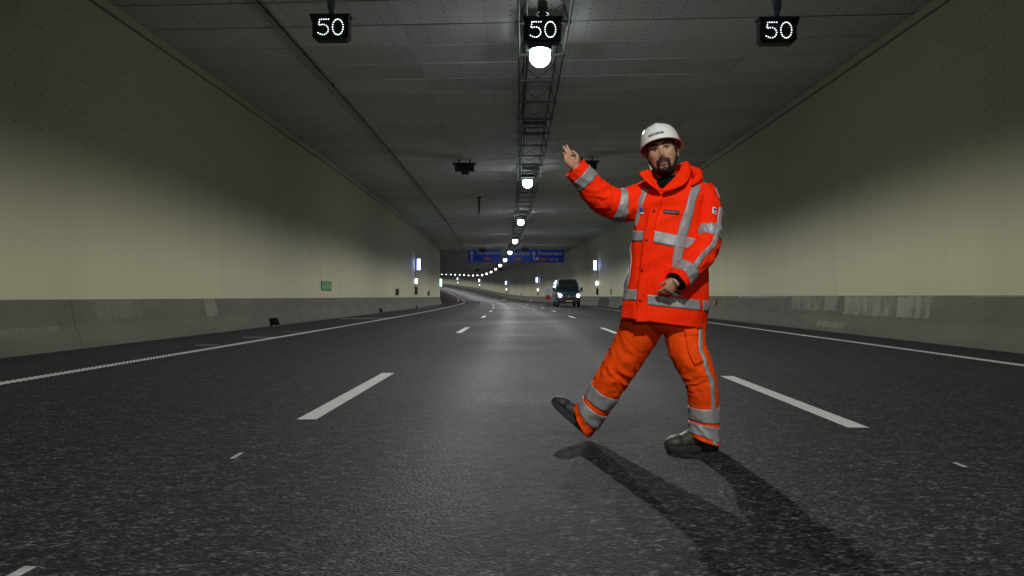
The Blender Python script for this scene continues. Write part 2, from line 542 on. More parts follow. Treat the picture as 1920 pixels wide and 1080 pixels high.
# joint strips under the ceiling
for lat, s in ((WL, 1), (WR, -1)):
    zt = ceil_z(lat) - 0.14
    o = sweep('ceiling_joint_strip', [(lat, zt - 0.09), (lat + s * 0.03, zt - 0.09), (lat + s * 0.03, zt - 0.05), (lat, zt - 0.05)], D0, D_END if s > 0 else D_STEP, M['trim'], wall_l if s > 0 else wall_r, closed=True)
# pale end post at the corner
post = sweep('wall_end_post', [(WL - 0.46, 0.0), (WL + 0.02, 0.0), (WL + 0.02, 5.9), (WL - 0.46, 5.9)], D_END + 0.02, D_END + 0.5, M['pale_post'], closed=True, step=1)
tag(post, 'pale upright end post where the left tunnel wall stops', 'post')

# ------------------------------------------------------------------ ceiling
ceil = sweep('ceiling', [(WL - 0.45, ceil_z(WL - 0.45) + 0.03)] + [(WL + (WR - WL) * i / 6, ceil_z(WL + (WR - WL) * i / 6) + 0.03) for i in range(7)] + [(WR + 0.45, ceil_z(WR + 0.45) + 0.03)], D0, D_STEP, M['ceil_far'], uvmode='across')
ceil['kind'] = 'structure'
# the individual boards where they can be told apart
PW = (WR - WL) / 6
def panel_mesh():
    hx, hy, hz = PW / 2 - 0.003, 0.6 - 0.027, 0.010
    bm = bmesh.new()
    bmesh.ops.create_cube(bm, size=2)
    for v in bm.verts:
        v.co = Vector((v.co.x * hx, v.co.y * hy, v.co.z * hz))
    bmesh.ops.bevel(bm, geom=[e for e in bm.edges if all(v.co.z < 0 for v in e.verts)], offset=0.006, segments=1, affect='EDGES')
    uvl = bm.loops.layers.uv.new('UVMap')
    for f in bm.faces:
        for lp in f.loops:
            lp[uvl].uv = (lp.vert.co.x + 1.22, lp.vert.co.y + 0.6)
    me = bpy.data.meshes.new('panel')
    bm.to_mesh(me); bm.free()
    me.materials.append(M['ceil'])
    return me
pmesh = panel_mesh()
for i in range(48):
    d = 6.6 + 1.2 * i
    for j in range(6):
        la = WL + PW * (j + 0.5)
        p = W(la, d, ceil_z(la) + random.uniform(0.004, 0.009))
        o = link('panel', pmesh, None, ceil, p, (random.uniform(-0.0015, 0.0015), -math.atan(0.017) + random.uniform(-0.001, 0.001), hd(d)))
# higher ceiling of the far section
ceil2 = sweep('ceiling', [(-14, 7.55), (-6, 7.55), (0, 7.55), (8, 7.55)], D_STEP - 0.0, D1, M['ceil_far'], uvmode='across')
ceil2['kind'] = 'structure'
ceil3 = sweep('ceiling', [(-14, 6.3), (WL - 0.5, 6.3)], D_END, D_STEP, M['ceil_far'], uvmode='across')
ceil3['kind'] = 'structure'

# ------------------------------------------------------------------ barriers
def barrier(label, lat, side, top, mat, d0, d1, first):
    root = empty('concrete_barrier', W(lat, first, 0))
    tag(root, label, 'barrier')
    inv = Matrix.Translation(-root.location)
    prof = [(lat, -0.01), (lat + side * 0.02, 0.09), (lat + side * 0.13, 0.37), (lat + side * 0.19, top - 0.02), (lat + side * 0.21, top), (lat + side * 0.33, top), (lat + side * 0.33, -0.01)]
    joints = []
    j = first
    while j > d0: j -= 12.0
    while j < d1:
        a, b = max(j, d0) + 0.006, min(j + 12.0, d1) - 0.006
        o = sweep('barrier_segment', prof, a, b, mat, None, closed=True, step=6)
        o.data.transform(inv); o.parent = root
        j += 12.0
    return root
bar_l = barrier('long grey concrete barrier along the foot of the left wall', -6.94, -1, 0.775, M['bar_l'], -30, D_END, 11.8)
bar_r = barrier('long scraped grey concrete barrier along the foot of the right wall', 7.17, 1, 0.84, M['bar_r'], -30, 516, 9.0)

# ================================================================== lamps and the truss that carries them
TRUSS = 0.37
def make_truss():
    root = empty('cable_truss', W(TRUSS, 8, 5.5))
    tag(root, 'grey steel lattice truss under the ceiling carrying the row of lamps', 'truss')
    inv = Matrix.Translation(-root.location)
    hw, zb, zt = 0.44, 5.64, 5.97
    for la, z, r in ((-hw, zb, 0.022), (hw, zb, 0.022), (-hw + 0.10, zt, 0.018), (hw - 0.10, zt, 0.018)):
        mb = MB(); mb.tube([W(TRUSS + la, d, z) for d in drange(-20, 300)], r, 6)
        o = mb.build('chord', M['metal'], None, True); o.data.transform(inv); o.parent = root
    cb = MB().box((0, 0, zb), (hw + 0.04, 0.035, 0.02)).mesh('cross_bar', M['metal'])
    up = MB().bar((-hw, 0, zb), (-hw + 0.10, 0, zt), 0.014).mesh('upright', M['metal'])
    up2 = MB().bar((hw, 0, zb), (hw - 0.10, 0, zt), 0.014).mesh('upright', M['metal'])
    xb = MB().bar((-hw + 0.1, 0, zt), (hw - 0.1, 1.8, zt), 0.008).mesh('cross_brace', M['metal'])
    xb2 = MB().bar((hw - 0.1, 0, zt + 0.012), (-hw + 0.1, 1.8, zt + 0.012), 0.008).mesh('cross_brace', M['metal'])
    for i in range(60):
        d = 7.8 + 1.8 * i
        p = W(TRUSS, d, 0) - root.location
        for nm, me in (('cross_bar', cb), ('upright', up), ('upright', up2), ('cross_brace', xb), ('cross_brace', xb2)):
            link(nm, me, None, root, p, (0, 0, hd(d)))
    far = MB()
    for i in range(100):
        d = 7.8 + 1.8 * (60 + i)
        far.box(W(TRUSS, d, zb), (hw, 0.035, 0.02), Euler((0, 0, hd(d))))
    o = far.build('cross_bar', M['metal'], None); o.data.transform(inv); o.parent = root; o['kind'] = 'stuff'
    # control box and cable tray lying in the truss
    bx = MB().box((0, 0, 5.56), (0.30, 0.11, 0.05), None, 0.01).build('junction_box', M['dark'], root, loc=W(TRUSS, 20.6, 0) - root.location)
    fr = MB()
    for a, b in (((-0.27, 0, 5.64), (-0.27, 0, 5.42)), ((0.27, 0, 5.64), (0.27, 0, 5.42)), ((-0.27, 0, 5.42), (0.27, 0, 5.42)), ((-0.27, 0, 5.62), (0.27, 0, 5.62))):
        fr.bar(a, b, 0.018)
    fr.build('hanger_frame', M['metal'], root, loc=W(TRUSS, 21.4, 0) - root.location)
    for la in (-0.30,):
        mb = MB(); mb.tube([W(TRUSS + la + 0.02 * math.sin(d * 0.7 + la * 9), d, zb + 0.05) for d in drange(-20, 300)], 0.02, 6)
        o = mb.build('cable', M['dark'], None, True); o.data.transform(inv); o.parent = root
make_truss()

lens_me = MB().lathe([(0.02, -0.33), (0.09, -0.315), (0.155, -0.265), (0.195, -0.19), (0.20, -0.12), (0.185, -0.05), (0.15, 0.0), (0.13, 0.05), (0.02, 0.05)], 20).mesh('lens', M['lens'], True)  # lens swollen into a globe, so its shape carries the lamp's glare
house_me = MB().box((0, 0, 0.12), (0.27, 0.34, 0.075), None, 0.02).lathe([(0.17, 0.045), (0.19, 0.045), (0.215, -0.02), (0.205, -0.02), (0.17, 0.045)], 24).mesh('housing', M['metal'])
brk_me = MB().box((0, 0, 0.26), (0.05, 0.05, 0.06)).mesh('bracket', M['metal'])
ORD = ['nearest and largest', 'second nearest', 'third nearest', 'fourth nearest', 'fifth nearest', 'sixth nearest', 'seventh nearest', 'eighth nearest', 'ninth nearest', 'tenth nearest', 'eleventh nearest', 'twelfth nearest', 'thirteenth nearest', 'fourteenth nearest']
NUM = ['fifteenth', 'sixteenth', 'seventeenth', 'eighteenth', 'nineteenth', 'twentieth', 'twenty first', 'twenty second', 'twenty third', 'twenty fourth', 'twenty fifth']
lamp_light = bpy.data.lights.new('lamp_beam', 'POINT')
lamp_light.energy = LAMP_W
lamp_light.shadow_soft_size = 0.08
lamp_light.color = (1.0, 1.0, 1.0)
# the luminaire's light distribution: cut off sideways (dark upper walls), stretched along the road
lamp_light.use_nodes = True
lt_ = lamp_light.node_tree
em = lt_.nodes['Emission']
tc = lt_.nodes.new('ShaderNodeTexCoord')
sp = lt_.nodes.new('ShaderNodeSeparateXYZ')
lt_.links.new(tc.outputs['Normal'], sp.inputs[0])
def lm(op, a, b=None):
    n = lt_.nodes.new('ShaderNodeMath'); n.operation = op
    for i, v in enumerate((a, b)):
        if v is None: continue
        if isinstance(v, bpy.types.NodeSocket): lt_.links.new(v, n.inputs[i])
        else: n.inputs[i].default_value = v
    return n.outputs[0]
def lsmooth(v, a, b, o0=0.0, o1=1.0):
    n = lt_.nodes.new('ShaderNodeMapRange'); n.interpolation_type = 'SMOOTHSTEP'
    lt_.links.new(v, n.inputs[0])
    for i, q in zip((1, 2, 3, 4), (a, b, o0, o1)): n.inputs[i].default_value = q
    return n.outputs[0]
X_, Y_, Z_ = sp.outputs
yq = lm('MULTIPLY', Y_, 0.36)
side_ = lm('SQRT', lm('ADD', lm('ADD', lm('MULTIPLY', X_, X_), lm('MULTIPLY', yq, yq)), 0.0001))
down = lm('MULTIPLY', Z_, -1.0)
cut = lsmooth(lm('DIVIDE', down, side_), CUT0, CUT1)
low = lsmooth(down, 0.02, 0.12)
batwing = lm('ADD', lm('MULTIPLY', lm('MULTIPLY', Y_, Y_), BATW), 1.0)
wide = lm('ADD', lm('MULTIPLY', lm('MULTIPLY', X_, X_), WIDE), 1.0)
inten = lm('MULTIPLY', lm('MULTIPLY', cut, low), lm('MULTIPLY', batwing, wide))
stray = lsmooth(Z_, 0.05, 0.50, STRAY, 0.0)
lt_.links.new(lm('ADD', inten, stray), em.inputs['Strength'])
mx_ = lt_.nodes.new('ShaderNodeMix'); mx_.data_type = 'RGBA'
lt_.links.new(lsmooth(lm('DIVIDE', down, side_), CUT0 * 0.6, CUT1), mx_.inputs[0])
mx_.inputs[6].default_value = (0.78, 0.85, 1.0, 1); mx_.inputs[7].default_value = (1.0, 0.995, 0.965, 1)
lt_.links.new(mx_.outputs[2], em.inputs['Color'])
for k in range(-2, 25):
    d = 14.4 + 16.1 * k
    root = empty('tunnel_lamp', W(0.33, d, 5.55), hd(d))
    if k < 0:
        lab = 'round white lamp under the truss, %s behind the camera' % ('just' if k == -1 else 'well')
    elif k < len(ORD):
        lab = ORD[k] + ' glowing round lamp of the row under the truss'
    else:
        lab = NUM[k - len(ORD)] + ' lamp of the row counted from the camera, a tiny far dot of light'
    tag(root, lab, 'lamp', 'row of tunnel lamps')
    if k >= 7: root.scale = (0.7, 0.7, 0.7) if k < 11 else (0.5, 0.5, 0.5)
    link('lens', lens_me, None, root)
    link('housing', house_me, None, root)
    link('bracket', brk_me, None, root)
    lo = bpy.data.objects.new('lamp_beam', lamp_light)
    C.objects.link(lo); lo.parent = root; lo.location = (0, 0, -0.42)

# ------------------------------------------------------------------ dark cable clipped along the left half of the ceiling
root = empty('ceiling_cable', W(-4.62, 8, 6.0))
tag(root, 'black cable clipped along the ceiling left of the truss', 'cable')
inv = Matrix.Translation(-root.location)
mb = MB(); mb.tube([W(-4.62, 4 + 1.0 * i, ceil_z(-4.62) - 0.035 + 0.006 * math.sin(i * 2.1)) for i in range(100)], 0.022, 6)
o = mb.build('cable', M['dark'], None, True); o.data.transform(inv); o.parent = root
clip = MB().box((0, 0, 0.012), (0.022, 0.03, 0.034), None, 0.006).mesh('clip', M['dark'])
for i in range(60):
    d = 6.3 + 1.2 * i
    link('clip', clip, None, root, W(-4.62, d, ceil_z(-4.62) - 0.035) - root.location, (0, 0, hd(d)))

# ------------------------------------------------------------------ lane signs showing 50
def digit(ch, cx0):
    pts = []
    if ch == '0':
        for i in range(20):
            a = 2 * PI * i / 20
            pts.append((0.088 * math.sin(a), 0.128 * math.cos(a)))
    else:
        path = [(0.085, 0.128), (-0.06, 0.128), (-0.075, 0.03), (-0.03, 0.042), (0.02, 0.04), (0.065, 0.018), (0.085, -0.035), (0.072, -0.09), (0.03, -0.122), (-0.03, -0.125), (-0.085, -0.095)]
        seg = []
        for a, b in zip(path, path[1:]):
            seg.append(math.hypot(b[0] - a[0], b[1] - a[1]))
        tot = sum(seg); nn = 19
        for i in range(nn):
            t = tot * i / (nn - 1)
            for (a, b), L in zip(zip(path, path[1:]), seg):
                if t <= L + 1e-9:
                    pts.append((a[0] + (b[0] - a[0]) * t / L, a[1] + (b[1] - a[1]) * t / L)); break
                t -= L
    mb = MB()
    for x, z in pts:
        c = Vector((cx0 + x, -0.203, z))
        vs = [c + Vector((0.0088 * math.cos(2 * PI * j / 8), 0, 0.0088 * math.sin(2 * PI * j / 8))) for j in range(8)] + [c + Vector((0, -0.008, 0))]
        mb.add(vs, [[j, (j + 1) % 8, 8] for j in range(8)])
    return mb
def lane_sign(loc, label, pole_h, rz=0.0):
    root = empty('speed_sign', loc, rz)
    tag(root, label, 'speed sign', 'lit lane signs above the road')
    cabs = MB().prism([(-0.30, 0.19), (0.30, 0.19), (0.30, -0.15), (0.25, -0.20), (-0.25, -0.20), (-0.30, -0.15)], -0.19, 0.0)
    cabs.build('cabinet', M['dark'], root)
    MB().box((0, -0.1975, -0.005), (0.275, 0.004, 0.165)).build('display', M['rubber'], root)
    hood = MB().prism([(-0.33, 0.19), (0.33, 0.19), (0.33, 0.205), (-0.33, 0.205)], -0.25, -0.01)
    hood.add([(-0.33, -0.25, 0.19), (-0.30, -0.25, 0.08), (-0.30, -0.19, 0.08), (-0.33, -0.19, 0.19), (-0.302, -0.25, 0.19), (-0.296, -0.25, 0.08), (-0.296, -0.19, 0.08), (-0.302, -0.19, 0.19)], [[0, 1, 2, 3], [4, 7, 6, 5], [0, 4, 5, 1], [2, 6, 7, 3]])
    hood.add([(0.33, -0.25, 0.19), (0.30, -0.25, 0.08), (0.30, -0.19, 0.08), (0.33, -0.19, 0.19), (0.302, -0.25, 0.19), (0.296, -0.25, 0.08), (0.296, -0.19, 0.08), (0.302, -0.19, 0.19)], [[0, 1, 2, 3], [4, 7, 6, 5], [0, 4, 5, 1], [2, 6, 7, 3]])
    hood.build('hood', M['dark'], root)
    a = digit('5', -0.115).build('digit', M['led'], root)
    b = digit('0', 0.125).build('digit', M['led'], root)
    a['kind'] = b['kind'] = 'stuff'
    MB().lathe([(0.055, 0.19), (0.055, 0.30), (0.075, 0.36), (0.085, 0.5), (0.085, pole_h), (0.12, pole_h), (0.12, pole_h + 0.015)], 16).build('mounting_pole', M['bluegrey'], root, True, loc=(0, -0.09, 0))
lane_sign((-3.17, 12.5, 5.25), 'black lane sign lit 50 above the left lane', 0.755)
lane_sign((0.32, 12.5, 5.19), 'black lane sign lit 50 hanging in the truss in front of the nearest lamp', 0.30)
lane_sign((4.16, 12.5, 5.16), 'black lane sign lit 50 above the right lane', 0.97)

# ------------------------------------------------------------------ dark boxes seen from behind under the ceiling (further lane equipment)
def dark_box(lat, d, label):
    root = empty('ceiling_box', W(lat, d, 0), hd(d))
    tag(root, label, 'ceiling box', 'dark boxes under the ceiling')
    z = ceil_z(lat)
    MB().prism([(-0.36, z - 0.20), (0.36, z - 0.20), (0.36, z - 0.46), (-0.36, z - 0.46)], -0.14, 0.14).build('case', M['dark'], root)
    MB().prism([(-0.45, z - 0.17), (0.45, z - 0.17), (0.45, z - 0.20), (0.42, z - 0.26), (0.40, z - 0.201), (-0.40, z - 0.201), (-0.42, z - 0.26), (-0.45, z - 0.20)], -0.22, 0.18).build('cover', M['dark'], root)
    MB().box((0.02, 0, z - 0.52), (0.14, 0.10, 0.06), None, 0.01).build('sensor', M['metal'], root)
    MB().bar((-0.2, 0, z - 0.17), (-0.2, 0, z + 0.004), 0.03).bar((0.2, 0, z - 0.17), (0.2, 0, z + 0.004), 0.03).build('hanger', M['metal'], root)
dark_box(-2.10, 28.6, 'near black box with cover under the ceiling, left of the lamp row')
dark_box(2.55, 28.6, 'black box under the ceiling just right of the raised hand')
dark_box(-2.55, 80.0, 'small black box above the left end of the blue direction signs')
dark_box(1.95, 80.0, 'small black box above the middle of the blue direction signs')
dark_box(-2.4, 140.0, 'tiny black box under the far ceiling, left one')
dark_box(1.9, 140.0, 'tiny black box under the far ceiling, right one')

root = empty('hanging_bracket', W(-2.0, 39.5, 0), hd(39.5))
tag(root, 'slim dark bracket hanging from the ceiling left of the lamps', 'bracket')
z = ceil_z(-2.0)
MB().box((0, 0, z - 0.03), (0.13, 0.06, 0.03)).build('base_plate', M['dark'], root)
MB().prism([(-0.07, z - 0.06), (0.07, z - 0.06), (0.045, z - 0.82), (-0.045, z - 0.82)], -0.03, 0.03).build('arm', M['metal'], root)
MB().box((0, 0, z - 0.86), (0.035, 0.05, 0.04), None, 0.01).build('end_cap', M['dark'], root)

# ------------------------------------------------------------------ blue direction signs
def arrow(mb, pts, wd, y):
    for a, b in zip(pts, pts[1:]):
        a, b = Vector(a), Vector(b)
        t = (b - a).normalized(); n = Vector((-t.y, t.x)) * wd
        q = [a - t * wd * 0.9 + n, a - t * wd * 0.9 - n, b + t * wd * 0.2 - n, b + t * wd * 0.2 + n]
        mb.add([(p.x, y, p.y) for p in q], [[0, 1, 2, 3]])
    a, b = Vector(pts[-2]), Vector(pts[-1])
    t = (b - a).normalized(); n = Vector((-t.y, t.x))
    q = [b + n * wd * 3.0 - t * wd, b - n * wd * 3.0 - t * wd, b + t * wd * 4.2]
    mb.add([(p.x, y - 0.001, p.y) for p in q], [[0, 1, 2]])
def board(x0, x1, z0, z1, y, label):
    root = empty('direction_sign', ((x0 + x1) / 2, y, z0), 0.0)
    tag(root, label, 'direction sign')
    hw, h = (x1 - x0) / 2, z1 - z0
    MB().box((0, 0.05, h / 2), (hw, 0.05, h / 2), None, 0.01).build('board', M['sign_blue'], root)
    for px in (-hw * 0.7, hw * 0.7):
        MB().bar((px, 0.06, h), (px, 0.06, h + 0.35), 0.04).build('hanger', M['metal'], root)
    def lettering(t, cxx, cz_, size, mat=M['sign_white']):
        me = text_mesh(t, size)
        me.transform(Matrix.Rotation(PI / 2, 4, 'X'))
        me.materials.clear(); me.materials.append(mat)
        return link('lettering', me, None, root, (cxx - (x0 + x1) / 2, -0.006, cz_))
    def shield(cxx, cz_, t='A15'):
        b = MB().box((cxx - (x0 + x1) / 2, -0.004, cz_), (0.40, 0.006, 0.20), None, 0.003).build('route_plate', M['sign_red'], root)
        me = text_mesh(t, 0.34); me.transform(Matrix.Rotation(PI / 2, 4, 'X'))
        me.materials.clear(); me.materials.append(M['sign_white'])
        link('lettering', me, None, b, (cxx - (x0 + x1) / 2, -0.014, cz_))
    def arr(pts, wd):
        m = MB(); arrow(m, [(p[0] - (x0 + x1) / 2, p[1]) for p in pts], wd, -0.004)
        m.build('arrow', M['sign_white'], root)
    return lettering, shield, arr
Z0 = 4.70
SY = 85.0
def sx(u): return (u - 981.0) / 1414.0 * SY
lt, sh, ar = board(sx(877), sx(939), Z0 + 0.04, Z0 + 1.44, SY, 'left blue direction sign reading Europoort with an upward arrow')
lt('Europoort', sx(915.5), 1.02, 0.62); sh(sx(913.5), 0.34); ar([(sx(884.5), 0.12), (sx(884.5), 1.0)], 0.085)
lt, sh, ar = board(sx(950.5), sx(1057.5), Z0 - 0.04, Z0 + 1.40, SY, 'right blue direction sign reading Maasvlakte and Rotterdam with a branching arrow')
lt('Maasvlakte', sx(971.5), 1.02, 0.60); sh(sx(972), 0.34)
ar([(sx(1001), 0.14), (sx(1001), 1.0)], 0.085); ar([(sx(1001), 0.16), (sx(1004), 0.26), (sx(1007), 0.40)], 0.085)
lt('Rotterdam', sx(1032), 1.02, 0.62); sh(sx(1019), 0.34); lt('7501-9b', sx(1037.5), 0.32, 0.34)

# ------------------------------------------------------------------ wall lights (SOS posts) along both walls
def post_light(lat, d, side, z, label, low=True, green=False, big=1.0):
    root = empty('wall_light', W(lat, d, 0), hd(d))
    tag(root, label, 'wall light', 'lit posts on the tunnel walls')
    x = -side * 0.26
    MB().box((x, 0, z), (0.145 * big, 0.10, 0.42 * big), None, 0.02).build('housing', M['blue_rim'], root)
    MB().box((x - side * 0.03, -0.105, z), (0.10 * big, 0.012, 0.385 * big), None, 0.008).build('lit_panel', M['green_lamp'] if green else M['blue_lamp'], root)
    MB().bar((-side * 0.04, 0, z - 0.4), (-side * 0.04, 0, 1.05), 0.03).build('conduit', M['bluegrey'], root)
    if low:
        MB().box((-side * 0.12, -0.02, 1.95), (0.065, 0.06, 0.17), None, 0.02).build('lower_lamp', M['white_lamp'], root)
        MB().box((-side * 0.10, 0, 1.25), (0.09, 0.10, 0.28), None, 0.01).build('cabinet', M['dark'], root)
post_light(WL, 55.5, -1, 3.18, 'tall blue rimmed white light on the left wall')
o = post_light(WR, 64.0, 1, 3.48, 'blue rimmed white light on the right wall above the van')
post_light(WR, 126, 1, 3.6, 'blue white wall light on the right wall, directly left of the van')
post_light(WR, 188, 1, 3.6, 'small blue white light on the far curving wall under the sign gap')
post_light(WR, 258, 1, 3.6, 'tiny blue white light on the far curving wall below the distant lamps')
post_light(WR, 322, 1, 3.6, 'tiniest blue white light on the far wall at the bend')
post_light(WL - 0.2, D_END + 1.0, -1, 2.35, 'green glowing exit light at the corner where the left wall stops', False, True, 1.0)

# ------------------------------------------------------------------ escape route signs, cabinets and small things on walls and barriers
def running_man(mb, y):
    def limb(pts, wd):
        for a, b in zip(pts, pts[1:]):
            a, b = Vector(a), Vector(b); t = (b - a).normalized(); n = Vector((-t.y, t.x)) * wd
            mb.add([(p.x, y, p.y) for p in (a + n, a - n, b - n, b + n)], [[0, 1, 2, 3]])
    limb([(0.0, 0.06), (-0.03, -0.02)], 0.03)
    limb([(-0.03, -0.02), (0.05, -0.06), (0.03, -0.14)], 0.018)
    limb([(-0.03, -0.02), (-0.06, -0.08), (-0.14, -0.10)], 0.018)
    limb([(0.0, 0.06), (0.07, 0.03), (0.11, 0.07)], 0.014)
    limb([(0.0, 0.06), (-0.08, 0.07), (-0.10, 0.0)], 0.014)
    mb.add([(0.02 + 0.03 * math.cos(2 * PI * i / 10), y, 0.12 + 0.03 * math.sin(2 * PI * i / 10)) for i in range(10)], [list(range(10))])
def escape_sign(lat, d, side, z, hl, hh, label):
    root = empty('escape_sign', W(lat - side * 0.004, d, z), hd(d) - side * PI / 2)
    tag(root, label, 'escape sign', 'green escape signs on the walls')
    MB().box((0, -0.012, 0), (hl, 0.012, hh), None, 0.004).build('board', M['green'], root)
    s = hh / 0.18
    m = MB(); running_man(m, -0.027)
    for i, v in enumerate(m.v): m.v[i] = (v[0] * s * (hl / 0.45 if hl > 0.5 else 1) * 0.8, v[1], v[2] * s)
    m.build('figure', M['sign_pale'], root)
    if hl > 0.5:
        for sg in (-1, 1):
            m = MB(); arrow(m, [(sg * hl * 0.48, -0.045), (sg * hl * 0.72, -0.045)], 0.022, -0.027)
            m.build('arrow', M['sign_pale'], root)
            MB().box((sg * hl * 0.93, -0.0265, 0), (hl * 0.035, 0.002, hh * 0.8)).build('edge_stripe', M['sign_pale'], root)
escape_sign(WL, 28.0, -1, 1.22, 0.76, 0.175, 'wide green escape sign with white figure on the left wall')
escape_sign(WR, 57.0, 1, 1.20, 0.45, 0.20, 'small green escape sign on the right wall beside the person')
def wall_box(lat, d, side, z, label):
    root = empty('wall_cabinet', W(lat, d, z), hd(d))
    tag(root, label, 'wall cabinet')
    MB().box((-side * 0.08, 0, 0), (0.08, 0.16, 0.2), None, 0.015).build('case', M['metal'], root)
    MB().box((-side * 0.163, 0, 0), (0.004, 0.13, 0.17)).build('door', M['dark'], root)
wall_box(WL, 45.5, -1, 1.1, 'small grey cabinet low on the left wall before the wall light')
wall_box(WL, 66.0, -1, 1.1, 'small dark cabinet low on the left wall beyond the wall light')
wall_box(WR, 156.0, 1, 1.15, 'tiny dark cabinet low on the far right wall')
def drain(lat, d, side, label):
    root = empty('drain_opening', W(lat, d, 0), hd(d))
    tag(root, label, 'drain', 'black drain openings at the barrier foot')
    p = [(-0.42, 0.012), (0.42, 0.012), (0.33, 0.215), (-0.33, 0.215)]
    vs = []
    for (yy, zz) in p:
        vs.append((-side * 0.02 + side * 0.32 * zz, yy, zz))
    for (yy, zz) in p:
        vs.append((side * 0.15 + side * 0.4 * zz, yy * 0.9, zz * 0.9))
    MB().add(vs, [[0, 1, 2, 3], [4, 5, 6, 7], [0, 1, 5, 4], [1, 2, 6, 5], [2, 3, 7, 6], [3, 0, 4, 7]]).build('hole_shade', M['void'], root)  # closed block, its black colour paints the dark of a hole
    MB().bar((-side * 0.03, -0.42, 0.004), (-side * 0.03, 0.42, 0.004), 0.010).build('lip', M['dark'], root)
drain(-6.94, 21.2, -1, 'largest black drain opening at the foot of the left barrier')
drain(-6.94, 38.5, -1, 'second black drain opening along the left barrier')
drain(-6.94, 54.5, -1, 'small far black drain opening on the left barrier below the wall light')
drain(7.17, 51.0, 1, 'black drain opening at the foot of the right barrier by the jacket hem')
root = empty('barrier_reflector', W(7.30, 28.2, 0.62), hd(28.2))
tag(root, 'small red reflector on the right barrier beside the person', 'reflector')
MB().box((0.0, 0, 0), (0.03, 0.05, 0.11), Euler((0, rad(8), 0)), 0.01).build('lens', M['red'], root)
MB().box((0.03, 0, 0), (0.015, 0.06, 0.12), Euler((0, rad(8), 0))).build('back_plate', M['dark'], root)

def cone(lat, d, label, h=0.55):
    root = empty('traffic_cone', W(lat, d, 0.0), hd(d))
    tag(root, label, 'traffic cone', 'cones across the road')
    MB().box((0, 0, 0.015), (0.17, 0.17, 0.015), None, 0.01).build('base', M['rubber'], root)
    r = lambda t: 0.125 * (1 - t) + 0.028 * t
    for i, (a, b, m) in enumerate(((0.0, 0.3, 'red'), (0.3, 0.5, 'cone_white'), (0.5, 0.68, 'red'), (0.68, 0.84, 'cone_white'), (0.84, 1.0, 'red'))):
        MB().lathe([(r(a), 0.03 + h * a), (r(b), 0.03 + h * b), (0.0, 0.03 + h * b)], 14).build('band', M[m], root, True)
cone(-5.75, 101.5, 'red white cone at the left end of the dark strip across the road')
cone(-2.9, 101.5, 'thin cone second from the left along the dark strip')
cone(0.45, 101.5, 'red white cone in the middle of the dark strip across the road')
cone(4.1, 101.5, 'pale cone at the right end of the dark strip near the right barrier')
cone(-8.7, 90.0, 'red cone beside the end of the left wall')

# ================================================================== van
M['van_blue'] = pm('van_paint', (0.008, 0.058, 0.105), 0.3, 0.1, 0.1, 2, coat=0.6, coatr=0.1)
M['van_side'] = pm('van_side_paint', (0.10, 0.13, 0.17), 0.4, 0.1, 0.15, 2)
M['plastic'] = pm('black_plastic', (0.012, 0.012, 0.013), 0.5, 0, 0.3, 12)
M['chrome'] = pm('chrome', (0.55, 0.56, 0.57), 0.2, 1.0, 0.05, 9)
M['head'] = glow('headlight', (1.0, 0.97, 0.9), 9.0)
n_ = NT('tinted_glass')
gf = n_.noise(n_.coord('Object'), 1.5, 3)
M['glass'] = n_.set(col=n_.ramp(gf, [(0.35, (0.010, 0.015, 0.017)), (0.65, (0.032, 0.040, 0.040))]), rough=0.08, spec=0.6)
M['skin_van'] = pm('seat_cloth', (0.10, 0.10, 0.09), 0.8, 0, 0.2, 10)

